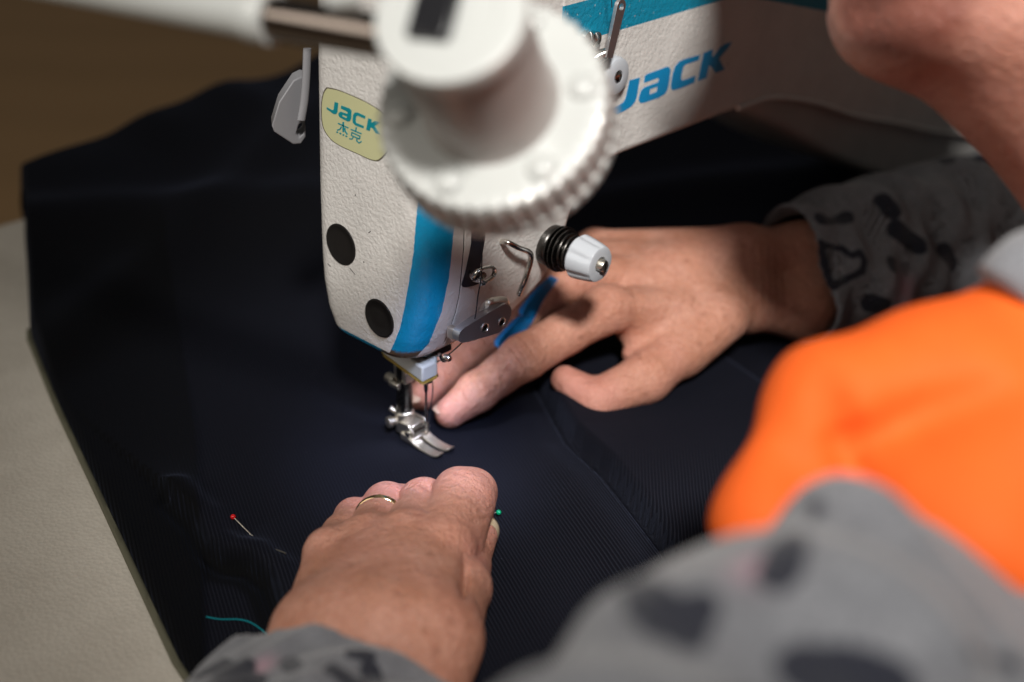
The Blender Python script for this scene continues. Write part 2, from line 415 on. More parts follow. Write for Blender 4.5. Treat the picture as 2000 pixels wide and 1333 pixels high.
# ------------------------------------------------------------------ sewing machine
SM = thing('sewing_machine', 'cream and blue industrial sewing machine with its raised arm over the navy cloth', 'sewing machine', (10, 0, 0))
def interp(z, tab): a = np.array(tab); return float(np.interp(z, a[:, 0], a[:, 1]))
def arc(cx, cy, r, a0, a1, n): return [(cx+r*math.cos(math.radians(a0+(a1-a0)*k/n)), cy+r*math.sin(math.radians(a0+(a1-a0)*k/n))) for k in range(n+1)]
XS = -.34
def contour(z):
    y0 = interp(z, [(5.9, -1.05), (6.3, -1.30), (7.3, -1.75), (8.3, -2.08), (9.3, -2.3), (11.5, -2.5), (22, -2.5)])
    y1 = interp(z, [(5.9, 3.6), (6.3, 3.78), (7.2, 4.10), (8.5, 4.32), (10, 4.38), (13, 4.34), (18, 4.15), (22, 4.0)])
    x0 = interp(z, [(5.9, -2.22), (6.3, -2.36), (7.2, -2.47), (8.5, -2.5), (22, -2.5)])
    x1 = interp(z, [(5.7, 3.9), (6.5, 4.7), (7.8, 6.0), (9.0, 6.6), (12.8, 7.4), (22, 7.6)])
    ins = interp(z, [(5.9, .30), (6.0, .16), (6.15, .06), (6.35, 0), (22, 0)])
    x0 += ins; y0 += ins; y1 -= ins; x1 -= ins
    rf = 1.30
    front = arc(x0+rf, y0+rf, rf, 180, 270, 26)   # from left face round to the front
    back = arc(x0+.85, y1-.85, .85, 90, 180, 10)
    return x0, x1, y0, y1, front, back
def head():
    zs = np.concatenate([[5.9, 5.97, 6.05, 6.15, 6.25, 6.36, 6.5], np.arange(6.7, 21.6, .2)])
    # face plate: back edge -> left face -> rounded corner -> seam
    SL = [(-50, 848), (100, 838), (250, 828), (400, 815), (500, 806), (600, 790), (650, 778), (690, 760), (720, 738)]
    SR = [(-50, 922), (100, 914), (250, 906), (350, 897), (460, 885), (540, 877), (610, 862), (670, 838), (712, 800), (730, 770)]
    rows = []; NB, NS, NL_, NM = 26, 10, 12, 8
    for z in zs:
        x0, x1, y0, y1, fr, bk = contour(z)
        P = [(XS, y1)]+bk+[(x0, y) for y in np.linspace(y1-.85, y0+1.3, 20)[1:-1]]+fr+[(XS, y0)]
        P = np.array(P); s = np.concatenate([[0], np.cumsum(np.hypot(*np.diff(P, axis=0).T))])
        ss = np.linspace(s[12], s[-1], 240); q = np.stack([np.interp(ss, s, P[:, 0]), np.interp(ss, s, P[:, 1])], 1)
        px, py = PROJ(np.column_stack([q, np.full(240, z)]))
        bl = np.interp(py, *zip(*SL)); br = np.interp(py, *zip(*SR))
        il = np.argmax(px-bl > 0) if (px-bl > 0).any() else 239; ir = np.argmax(px-br > 0) if (px-br > 0).any() else 239
        sl_, sr = ss[il], max(ss[ir], ss[il]+.05); sl_ = min(sl_, s[-1]-.2); sr = min(sr, s[-1]-.1)
        sv = np.concatenate([np.linspace(0, s[11], 12)[:-1], np.linspace(s[11], sl_, 30), np.linspace(sl_, sr, 16)[1:], np.linspace(sr, s[-1], 9)[1:]])
        rows.append(np.column_stack([np.interp(sv, s, P[:, 0]), np.interp(sv, s, P[:, 1]), np.full(len(sv), z)]))
    R_ = np.array(rows); nz, n = R_.shape[:2]; V = R_.reshape(-1, 3); F = []; fm = []
    jl = 11+29; jr = jl+15
    for i in range(nz-1):
        for k in range(n-1):
            F.append((i*n+k, i*n+k+1, (i+1)*n+k+1, (i+1)*n+k))
            z = zs[i]; st = jl <= k < jr
            fm.append(2 if (st or (z < 6.34 and k > 9 and k < jl+1)) else 0)
    # inner return at the seam and bottom lid
    s0 = len(V); inn = np.array([(XS, p[n-1][1]+.5, p[0][2]) for p in rows]); V = np.vstack([V, inn])
    for i in range(nz-1): F.append((i*n+n-1, s0+i, s0+i+1, (i+1)*n+n-1)); fm.append(3)
    F.append(tuple(range(n))[::-1]); fm.append(1); F.append(tuple((nz-1)*n+k for k in range(n))); fm.append(0)
    o = mk('face_plate', V, F, None, SM, 50, mats=[CREAM, DARKST, WBLUE, BLACK], fmat=fm)
    at = o.data.attributes.new('wear', 'FLOAT', 'POINT')
    wz = V[:, 2]; at.data.foreach_set('value', (sstep(7.3, 6.1, wz)*1.05*sstep(2.0, -.6, V[:, 1])).astype(np.float32))
    # casing right of the seam
    V = []; F = []
    rows = []
    for z in zs:
        x0, x1, y0, y1, fr, bk = contour(z); xs = XS+.085
        P = [(xs, y0+.5), (xs, y0+.03), (xs+.03, y0)]+[(x, y0) for x in np.linspace(xs+.1, x1-.7, 20)]+arc(x1-.7, y0+.7, .7, 270, 360, 8)[1:]+[(x1, y) for y in np.linspace(y0+.8, y1-.8, 8)]+arc(x1-.7, y1-.7, .7, 0, 90, 6)+[(xs, y1)]
        rows.append([(a, b_, z) for a, b_ in P])
    n = len(rows[0]); V = [p for r in rows for p in r]; fm = []
    for i in range(nz-1):
        for k in range(n-1): F.append((i*n+k, i*n+k+1, (i+1)*n+k+1, (i+1)*n+k)); fm.append(1 if k == 0 else 0)
    F.append(tuple(range(n))); fm.append(0); F.append(tuple((nz-1)*n+k for k in range(n))); fm.append(0)
    mk('head_casing', V, F, None, SM, 50, mats=[CREAM, BLACK], fmat=fm)
    return o
FP = head()
XF = -2.5
def face_pt(px, py, off=.012): p = ON(0, XF-off, px, py); return p
def plate(name, polys, matl, parent, off, thick, conv, smooth=30, bevel=0):
    """flat pieces (with holes) raised by `off`; polys = [[outer, hole...], ...]; conv maps 2D to 3D at height h"""
    V = []; F = []
    for loops in polys:
        fl = [[Vector((*p, 0)) for p in lp] for lp in loops]; tri = tessellate_polygon(fl); pts = [p for lp in loops for p in lp]
        n = len(V); m_ = len(pts)
        V += [conv(*p, off+thick) for p in pts]+[conv(*p, off) for p in pts]
        F += [tuple(n+i for i in t) for t in tri]
        b_ = 0
        for lp in loops:
            k = len(lp); F += [(n+b_+i, n+b_+(i+1) % k, n+m_+b_+(i+1) % k, n+m_+b_+i) for i in range(k)]; b_ += k
    o = mk(name, V, F, matl, parent, smooth)
    if bevel: bev(o, bevel)
    return o
def stroke(pts, wd):
    P = np.array(pts, float); out = []; back = []
    for i in range(len(P)):
        t = nrm(P[min(i+1, len(P)-1)]-P[max(i-1, 0)]); nn = np.array([-t[1], t[0]])*wd/2; out.append(P[i]+nn); back.append(P[i]-nn)
    return [tuple(p) for p in out+back[::-1]]
# badge on the face plate (drawn in an enlarged copy of the photograph: 7.015x, origin 590,140)
zf = lambda a, b: (590+a/7.015, 140+b/7.015)
cf = lambda a, b, h: ON(0, XF, *zf(a, b))-X*h
def dense(P, n=5): Q = smooth_path(np.array(P+[P[0]], float), n)[:-1]; return [tuple(q) for q in Q]
bo = dense([(350, 232), (310, 290), (285, 390), (277, 500), (280, 640), (300, 760), (350, 860), (430, 950), (560, 1030), (760, 1120), (900, 1185), (1000, 1215), (1060, 1200), (1130, 1130), (1190, 1030), (1225, 900), (1215, 760), (1170, 650), (1060, 545), (900, 440), (700, 345), (500, 265)])
ctr = np.mean(bo, axis=0)
rim = [tuple(ctr+(np.array(p)-ctr)*1.035) for p in bo]
plate('badge_rim', [[rim]], mat('badge_groove', (.10, .085, .06), .6), FP, -.05, .056, cf)
bad = plate('badge', [[bo]], BADGE, FP, -.02, .045, cf); bev(bad, .03, 3)
J1 = [(455, 415), (505, 432), (492, 555), (474, 584), (440, 580), (345, 512), (348, 488), (385, 508), (420, 528), (440, 522)]
A1 = [(545, 465), (655, 503), (684, 530), (682, 640), (662, 682), (630, 682), (520, 622), (505, 592), (512, 562), (540, 548), (628, 580), (634, 560), (622, 545), (538, 503)]
A1h = [(562, 590), (622, 612), (620, 640), (560, 612)]
C1 = [(730, 560), (770, 560), (875, 610), (870, 645), (770, 602), (748, 615), (742, 680), (752, 704), (856, 745), (850, 777), (738, 735), (705, 700), (700, 665), (708, 590)]
K1 = [(915, 638), (962, 656), (957, 700), (1005, 676), (1068, 700), (1003, 745), (1070, 858), (1018, 846), (974, 775), (948, 765), (936, 814), (886, 796)]
word = [[J1], [A1, A1h], [C1], [K1]]
plate('lettering', word, TEAL, FP, .026, .010, cf)
hz = [[stroke(p, w_)] for p, w_ in (
    ([(500, 708), (645, 772)], 15), ([(572, 690), (572, 828)], 22), ([(550, 752), (528, 790), (488, 803)], 18), ([(594, 770), (598, 815), (628, 862)], 18),
    ([(480, 822), (498, 838)], 18), ([(522, 838), (542, 856)], 18), ([(564, 860), (584, 874)], 18), ([(604, 878), (624, 892)], 18),
    ([(675, 790), (822, 852)], 16), ([(750, 760), (744, 812)], 18), ([(688, 832), (800, 884)], 15), ([(690, 832), (684, 872)], 16), ([(802, 876), (796, 922)], 16), ([(680, 872), (796, 924)], 15),
    ([(712, 892), (692, 925), (655, 918)], 17), ([(760, 910), (758, 950), (790, 978), (822, 955)], 17))]
plate('lettering', hz, TEAL, FP, .026, .0105, cf)
for (px, py, r) in ((666, 478, .93), (741, 622, .88)):
    c = ON(0, XF, px, py); V, F = lathe(c+X*.1, -X, [(0, r), (.10, r), (.135, r*.985), (.15, r*.93), (.15, r*.9), (.125, r*.86), (.14, r*.4), (.142, 0)], 48)
    mk('rubber_plug', V, F, BLACK, FP, 40)
# scratches and chips on the face plate
for a in (((683, 524), (694, 537)), ((720, 455), (724, 452)), ((640, 515), (646, 521))):
    P = [ON(0, XF-.002, *a[0]), ON(0, XF-.002, *a[1])]; V, F = tube(P, .018, 4); mk('paint_chip', V, F, BLACK, FP, 0)

# arm
def arm():
    lo = [(19.6, 12.74), (22.3, 12.66), (25, 12.05), (28.3, 11.0), (33, 9.2), (38.7, 7.4), (46, 5.0), (54, 3)]
    out = [(5.0, 12.8)]+lo+[(58, 3), (58, 22.6), (5, 22.6)]
    out = [(5.0, 12.8), (12, 12.78), (17, 12.76)]+[tuple(q) for q in smooth_path(np.array(lo), 5)]+[(58, 3), (58, 22.6), (5.0, 22.6)]
    V, F = prism([(a, -2.52, b_) for a, b_ in out], Y, 8.4)
    m = paint('arm_paint', (.74, .72, .69)); b = B(m); src = b.inputs['Base Color'].links[0].from_socket
    g = N(m, 'ShaderNodeNewGeometry'); sp = N(m, 'ShaderNodeSeparateXYZ'); L(m, g.outputs['Position'], sp.inputs[0])
    x, z = sp.outputs[0], sp.outputs[2]
    d = math_(m, 'MULTIPLY', math_(m, 'MAXIMUM', math_(m, 'SUBTRACT', x, .186), 0), .262)
    d = math_(m, 'MINIMUM', d, .060)
    zz = math_(m, 'ADD', z, d)
    st = math_(m, 'MULTIPLY', math_(m, 'GREATER_THAN', zz, .1872), math_(m, 'LESS_THAN', zz, .2040))
    wr = math_(m, 'LESS_THAN', noise(m, 330, 5, .75), .655)
    L(m, mix(m, math_(m, 'MULTIPLY', st, wr), src, (.006, .25, .40)), b.inputs['Base Color'])
    o = mk('arm_casing', V, F, m, SM, 30); bev(o, .35, 4)
    # lower casting behind the arm: pillar and bed
    q = [(19.0, 12.9), (22, 11.9), (26.5, 9.6), (31, 7.2), (34.8, 5.4), (40.4, 3.1), (47, 1.6), (47, .14), (62, .14), (62, 14), (24, 14)]
    V, F = prism([(a, -2.05, b_) for a, b_ in q], Y, 7.5); bev(mk('pillar', V, F, paint('pillar_paint', (.50, .49, .47), .45), SM, 30), .5, 4)
    V, F = box((22, 0, .055), X, Y, Z, 66, 17, .11); bev(mk('bed', V, F, CREAM, SM, 30), .03)
    # ridge along the lower border of the arm
    P = np.array([(a, -2.56, b_+.10) for a, b_ in [tuple(q_) for q_ in smooth_path(np.array(lo), 5)]]); V, F = tube(P, .16, 8); mk('arm_ridge', V, F, m, SM, 60)
arm()
# lettering on the arm (6.06x enlargement, origin 1150,40)
za = lambda a, b: (1150+a/6.06, 40+b/6.06)
ca = lambda a, b, h: ON(1, -2.52, *za(a, b))-Y*h
J2 = [(482, 712), (602, 678), (590, 770), (565, 915), (545, 968), (500, 1022), (420, 1072), (330, 1112), (255, 1096), (262, 1048), (340, 1012), (405, 975), (432, 930), (447, 870)]
A2 = [(662, 658), (700, 633), (920, 552), (950, 554), (968, 590), (945, 760), (925, 830), (900, 872), (830, 915), (640, 980), (605, 978), (588, 940), (600, 880), (620, 830), (660, 792), (818, 735), (830, 705), (820, 682), (652, 742)]
A2h = [(725, 815), (812, 784), (806, 832), (795, 850), (716, 880)]
C2 = [(1315, 408), (1302, 470), (1145, 524), (1118, 550), (1098, 640), (1092, 690), (1105, 716), (1262, 656), (1248, 735), (1110, 795), (1000, 831), (975, 815), (970, 770), (990, 640), (1020, 545), (1070, 490), (1130, 462)]
K2 = [(1360, 390), (1466, 343), (1456, 430), (1480, 425), (1560, 312), (1610, 280), (1694, 256), (1640, 340), (1538, 455), (1607, 582), (1500, 627), (1440, 535), (1418, 545), (1393, 682), (1288, 719)]
plate('lettering', [[J2], [A2, A2h], [C2], [K2]], LETTER, SM, 0, .012, ca)

FY = lambda px, py, y=-2.5: ON(1, y, px, py)
# take-up lever with eyelet and the screw button below it
def takeup():
    t = nrm(FY(1207, 12, -3.2)-FY(1185, 108, -3.2)); a = FY(1185, 112, -3.2); n_ = 16
    L_ = np.linalg.norm(FY(1207, 12, -3.2)-a); s_ = np.cross(t, Y)
    out = [a-s_*.22, ]+[a+t*(L_)+(-s_*math.cos(k*math.pi/n_)+t*math.sin(k*math.pi/n_))*.30 for k in range(n_+1)]+[a+s_*.22]
    hole = [a+t*L_+(s_*math.cos(k*2*math.pi/12)+t*math.sin(k*2*math.pi/12))*.15 for k in range(12)]
    conv = lambda u, v, h: a+s_*u+t*v-Y*h
    to2 = lambda P: [((p-a)@s_, (p-a)@t) for p in P]
    o = plate('take_up_lever', [[to2(out), to2(hole)]], SATIN, SM, 0, .16, conv); bev(o, .03)
    V, F = tube([a+np.array([-.6, .5, -.3]), a+np.array([-.2, .3, .0]), a+np.array([.05, 0, .2])], [.35, .3, .22], 12); mk('lever_joint', V, F, CHROME, SM, 60)
    c = FY(1192, 146, -2.5); V, F = lathe(c+Y*.1, -Y, [(0, .85), (.35, .85), (.5, .80), (.56, .7), (.56, .30), (.45, .28), (.45, 0)], 40)
    bt = mk('guide_button', V, F, GREYP, SM, 40)
    V, F = lathe(c-Y*.33, -Y, [(0, .24), (.14, .24), (.18, .18), (.18, 0)], 20); mk('screw', V, F, STEEL, bt, 40)
    for px in (1140, 1155):
        c = FY(px, 75, -2.5); V, F = lathe(c, -Y, [(0, .35), (.3, .33), (.4, .1), (.4, 0)], 16); mk('screw', V, F, CHROME, SM, 40)
takeup()
# slot with thread guide hook
def slot():
    P = [(922, 470), (946, 462), (944, 520), (938, 548), (962, 552), (934, 560), (908, 563), (912, 540)]
    q = [FY(920, 380), FY(950, 380), FY(946, 470), FY(941, 530), FY(948, 553), FY(909, 563), FY(913, 530), FY(920, 470)]
    to = lambda p: (p[0], p[2]); conv = lambda u, v, h: np.array([u, interp(v, [(5.9, -1.05), (6.3, -1.30), (7.3, -1.75), (8.3, -2.08), (9.3, -2.3), (11.5, -2.5), (22, -2.5)])-h, v])
    plate('lever_slot', [[[to(p) for p in dense(q, 6)]]], SLOT, SM, -.05, .085, conv)
    w_ = smooth_path([FY(918, 533, -2.5), FY(922, 541, -2.9), FY(935, 527, -3.1), FY(958, 521, -3.1), FY(966, 528, -3.15), FY(962, 541, -3.15), FY(946, 551, -3.15), FY(938, 546, -3.1), FY(943, 556, -3.1)], 6)
    V, F = tube(w_, .075, 8, ry=1.8, up=Y); mk('thread_hook', V, F, CHROME, SM, 60)
    w_ = smooth_path([FY(925, 545, -2.5), FY(935, 546, -2.8), FY(945, 537, -3.1)], 5); V, F = tube(w_, .14, 8); mk('thread_hook_pin', V, F, CHROME, SM, 60)
    w_ = smooth_path([FY(975, 472, -2.3), FY(992, 474, -2.85), FY(1012, 484, -3.0), FY(1032, 492, -3.0), FY(1037, 502, -3.0), FY(1034, 520, -3.0), FY(1024, 550, -2.95), FY(1014, 575, -2.55)], 6)
    V, F = tube(w_, .125, 10); mk('thread_guard_wire', V, F, CHROME, SM, 60)
slot()
# tension assembly
def tension():
    c = FY(1078, 487, -2.5); c = np.array([5.42, -2.5, 9.72])
    prof = lambda p: p
    V, F = lathe(c+Y*.2, -Y, [(0, .95), (.35, .95), (.42, .9), (.45, .5), (.45, 0)], 40); base = mk('tension_post', V, F, DARKST, SM, 40)
    for h, r in ((.38, 1.02), (.62, 1.05), (.82, .98)):
        V, F = lathe(c-Y*(h-.1), -Y, [(0, r*.55), (.02, r*.9), (.05, r), (.09, r), (.11, r*.86), (.13, r*.5), (.13, 0)], 48); mk('tension_disc', V, F, DARKST, SM, 30)
    k = np.linspace(0, 1, 150); a = k*2*math.pi*3.6
    P = np.stack([c[0]+(.80-.15*k)*np.cos(a), c[1]-.85-.85*k, c[2]+(.80-.15*k)*np.sin(a)], 1)
    V, F = tube(P, .075, 8); mk('tension_spring', V, F, DARKST, SM, 60)
    V, F = lathe(c-Y*.4, -Y, [(0, .42), (1.3, .42), (1.3, 0)], 24); mk('tension_stud', V, F, DARKST, SM, 40)
    notch = lambda a_, h: 1-.10*math.exp(-(((a_*6/(2*math.pi)) % 1-.5)/.16)**2)*(1 if .15 < h < 1.15 else .3)
    e = c-Y*1.45
    V, F = lathe(e, -Y, [(0, .80), (.03, .93), (.12, 1.0), (.35, .985), (.9, .90), (1.20, .83), (1.28, .79), (1.31, .72), (1.31, .37), (1.2, .34), (1.0, .34), (1.0, 0)], 96, notch)
    kn = mk('tension_knob', V, F, GREYP, SM, 35)
    V, F = lathe(e-Y*.9, -Y, [(0, .27), (.60, .27), (.66, .22), (.66, 0)], 24); mk('threaded_stud', V, F, NICKEL, kn, 40)
    V, F = box(e-Y*1.56, X, Y, Z, .10, .06, .5); mk('stud_slot', V, F, BLACK, kn, 0)
tension()
# oval guide plate with screws, brackets
def guide():
    y = -2.9
    corner = [(899, 668), (899, 656), (908, 643), (948, 618), (984, 597), (993, 596), (1001, 604), (999, 622), (984, 645), (975, 652), (940, 663), (908, 671)]
    P = [FY(*q, y-.2) for q in corner]; to = lambda p: (p[0], p[2]); conv = lambda u, v, h: np.array([u, y-h, v])
    pts = [tuple(q) for q in smooth_path(np.array([to(p) for p in P]+[to(P[0])]), 5)[:-1]]
    g = plate('guide_plate', [[pts]], SATIN, SM, -.25, .38, conv); bev(g, .035, 3)
    for px, py in ((946, 640), (979, 629)):
        c = FY(px, py, y-.10); V, F = lathe(c, -Y, [(0, .22), (.06, .22), (.08, .18), (.03, .15), (.03, 0)], 20); s_ = mk('screw', V, F, NICKEL, g, 40)
        V, F = box(c-Y*.06, X+Z*.7, Y, Z-X*.7, .05, .05, .26); mk('screw_slot', V, F, BLACK, s_ if False else g, 0)
    w_ = smooth_path([FY(938, 607, -2.3), FY(955, 590, -2.75), FY(985, 585, -2.75), FY(993, 592, -2.75)], 6); V, F = tube(w_, .16, 8, ry=.4, up=Z); mk('tension_leaf', V, F, NICKEL, SM, 60)
    V, F = box(FY(885, 650, -2.3), X, Y, Z, .32, .5, .55); bev(mk('guide_block', V, F, NICKEL, SM, 30), .08, 3)
    V, F = box(FY(900, 648, -2.6), X*1+Z*.5, Y, Z, .5, .3, .25); bev(mk('guide_tab', V, F, SATIN, SM, 30), .06, 3)
    c = FY(868, 698, -1.6); V, F = lathe(c, -Y+X*.3, [(0, .16), (.25, .16), (.33, .09), (.34, 0)], 20); mk('screw', V, F, CHROME, SM, 50)
    P = smooth_path([FY(858, 692, -1.5), FY(866, 705, -1.5), FY(880, 698, -1.5)], 5); V, F = tube(P, .09, 8); mk('thread_hook', V, F, CHROME, SM, 60)
guide()
# blue paddle lever
def paddle():
    y = .6; Pv = lambda q: ON(1, y, *q); conv = lambda u, v, h: np.array([u, y-h, v]); to = lambda p: (p[0], p[2])
    up_ = [(1073, 543), (1081, 548), (1078, 562), (1062, 588), (1040, 612), (1026, 620), (1012, 618), (1014, 606), (1040, 572)]
    lo_ = [(1012, 620), (1026, 622), (1038, 611), (1036, 620), (1022, 642), (1002, 668), (984, 682), (968, 683), (963, 676), (968, 664), (996, 634)]
    for q in (up_, lo_):
        pts = [tuple(a) for a in smooth_path(np.array([to(Pv(p)) for p in q]+[to(Pv(q[0]))]), 4)[:-1]]
        bev(plate('lever_paddle', [[[(u_+.22, v_) for u_, v_ in pts]]], BLUEPL, SM, -.12, .26, conv), .07, 3)
    a = ON(1, y+.4, 1045, 590); V, F = tube([a, a+np.array([-1.5, 1.2, .8])], .25, 10); mk('paddle_arm', V, F, DARKST, SM, 60)
paddle()
# white guard block below the head, with its yellow lower edge
def guard():
    q = [ON(2, 4.75, *p) for p in ((740, 672), (750, 694), (825, 749), (854, 735), (853, 712), (800, 680))]
    V, F = prism([p for p in q], Z, .78); bev(mk('finger_guard', V, F, WHITEP, SM, 30), .10, 3)
    c = np.mean(q, axis=0); q2 = [c+(p-c)*1.0-Z*.10 for p in q]; V, F = prism(q2, Z, .10); mk('guard_edge', V, F, BRASS, SM, 30)
    V, F = box((.2, .6, 5.75), X, Y, Z, 1.6, 2.4, .8); mk('guard_mount', V, F, DARKST, SM, 30)
guard()
ll = bpy.data.lights.new('needle_led', 'AREA'); ll.size = .006; ll.energy = .022; ll.color = (.80, .84, 1.0)
lo_ = bpy.data.objects.new('needle_led', ll); COL.objects.link(lo_); lo_.location = Vector((.0095, .0035, .0515)); lo_.rotation_euler = (math.radians(8), math.radians(-14), 0)
V, F = box((.95, .55, 5.28), X, Y, Z, .6, .6, .12)
_m = mat('led_lens', (.8, .8, .8), .3); B(_m).inputs['Emission Color'].default_value = (.85, .9, 1, 1); B(_m).inputs['Emission Strength'].default_value = 1.5
mk('led_lens', V, F, _m, SM, 30)
# presser bar, clamp, foot, needle
def foot():
    px_ = 0.0; yb = 1.42
    V, F = lathe((px_, yb, 1.25), Z, [(0, .36), (.05, .38), (5.0, .38), (5.0, 0)], 32); mk('presser_bar', V, F, DARKST, SM, 40)
    V, F = box((px_, yb, 3.8), X, Y, Z, .66, .8, .9); bev(mk('bar_clamp', V, F, NICKEL, SM, 30), .10, 3)
    V, F = box((px_-.42, yb+.2, 3.2), X, Y, Z, .24, .7, .28); bev(mk('clamp_tab', V, F, NICKEL, SM, 30), .08, 3)
    V, F = lathe((px_-.1, yb+.5, 3.15), Y, [(0, .24), (.5, .24), (.55, .2), (.55, 0)], 20); mk('screw', V, F, NICKEL, SM, 40)
    pf = thing.__wrapped__ if False else None
    # foot: collar on the bar, hinge block, two toes curving up at the front
    V, F = join(lathe((px_, yb, .95), Z, [(0, .40), (.04, .46), (.75, .46), (.80, .40), (.80, 0)], 32), box((px_+.05, yb-.42, 1.12), X, Y, Z, .72, .9, .42))
    f = mk('presser_foot', V, F, NICKEL, SM, 40); bev(f, .04, 2)
    V, F = lathe((px_-.36, yb+.2, 1.22), -X+Y*.35, [(0, .2), (.22, .2), (.24, .27), (.42, .27), (.46, .22), (.46, 0)], 20); mk('screw', V, F, NICKEL, f, 40)
    V, F = lathe((px_-.15, yb+.38, 1.5), Y*.7+Z*.5-X*.4, [(0, .14), (.35, .14), (.38, .1), (.38, 0)], 16); mk('screw', V, F, NICKEL, f, 40)
    # side lugs
    for sx in (-.46, .50):
        pts = [(px_+sx, yb+.1, 1.35), (px_+sx, yb-.75, 1.38), (px_+sx, yb-1.05, 1.05), (px_+sx, yb-1.0, .70), (px_+sx, yb+.1, .72)]
        V, F = prism(pts, X, .12); bev(mk('hinge_lug', V, F, NICKEL, f, 30), .03, 2)
    V, F = lathe((px_-.62, yb-.78, .98), X, [(0, .12), (.03, .16), (1.32, .16), (1.35, .12), (1.35, 0)], 20); mk('hinge_pin', V, F, STEEL, f, 40)
    for s_, wd in ((-.38, .50), (.30, .50)):
        Vv = []; Fv = []
        path = [(yb-.3, .55, .34), (yb-.9, .52, .30), (yb-1.3, .48, .18), (yb-1.8, .46, .13), (yb-2.2, .47, .12), (yb-2.5, .53, .11), (yb-2.72, .64, .10)]
        P = smooth_path(np.array(path), 4)
        for i, (yy, zz, th) in enumerate(P):
            for a, b_ in ((-1, 0), (1, 0), (1, 1), (-1, 1)): Vv.append((px_+.05+s_+a*wd/2*(1 if i < len(P)-2 else .86), yy, zz+b_*th))
        for i in range(len(P)-1):
            for k in range(4): Fv.append((i*4+k, i*4+(k+1) % 4, i*4+4+(k+1) % 4, i*4+4+k))
        Fv += [(3, 2, 1, 0), tuple(len(Vv)-4+k for k in range(4))]
        bev(mk('toe', Vv, Fv, NICKEL, f, 30), .035, 2)
    V, F = box((px_, yb-.75, .66), X, Y, Z, 1.05, .75, .34); bev(mk('sole_block', V, F, NICKEL, f, 30), .06, 2)
    V, F = lathe((0, 0, 3.9), Z, [(0, .30), (.03, .33), (2, .33), (2, 0)], 24); mk('needle_bar', V, F, CHROME, SM, 40)
    V, F = lathe((0, 0, .95), Z, [(0, .008), (.35, .045), (.42, .045), (.9, .05), (2.3, .055), (2.5, .10), (3.4, .10), (3.4, 0)], 16); mk('needle', V, F, STEEL, SM, 40)
    V, F = lathe((.25, -.1, 4.05), X, [(0, .14), (.3, .14), (.32, 0)], 16); mk('screw', V, F, CHROME, SM, 40)
foot()
# presser lifter lever behind the head
def lifter():
    A = lambda p, y=4.9: ON(1, y, *p)
    arm_ = [A((600, 95)), A((598, 150)), A((594, 200)), A((588, 235))]
    V, F = tube(smooth_path(np.array(arm_), 4), .20, 10, ry=.6, up=X); mk('lifter_arm', V, F, GREYD, SM, 60)
    q = [(573, 158), (587, 151), (597, 152), (598, 205), (592, 240), (583, 245), (578, 262), (584, 270), (592, 262), (597, 245), (597, 268), (588, 282), (572, 283), (562, 276), (535, 258), (531, 246), (545, 200)]
    pts = [A(p, 5.4) for p in q]; V, F = prism(pts, Y*.8+X*.6, 1.1); bev(mk('lifter_lever', V, F, GREYD, SM, 40), .16, 3)
lifter()
# needle thread (moves on its own)
P = [FY(1192, -60, -3.4), FY(1195, 15, -3.3)]
V1 = tube(P, .022, 5)
P = smooth_path([FY(945, 380, -3.2), FY(942, 470, -3.2), FY(940, 540, -3.2), FY(934, 575, -3.0), FY(928, 620, -2.9), FY(915, 655, -2.6), FY(880, 690, -1.7), (.35, -.3, 4.8), (.28, -.15, 4.0), (.33, -.1, 3.2), (.2, -.1, 2.4), (.05, -.08, 1.35)], 6)
V2 = tube(P, .03, 6)
tag(mk('sewing_thread', *V2, THREAD, None, 60), 'dark needle thread running down the machine front to the needle', 'thread')
tag(mk('sewing_thread', *V1, THREAD, None, 60), 'dark thread hanging into the eyelet of the take-up lever above the lettering', 'thread')

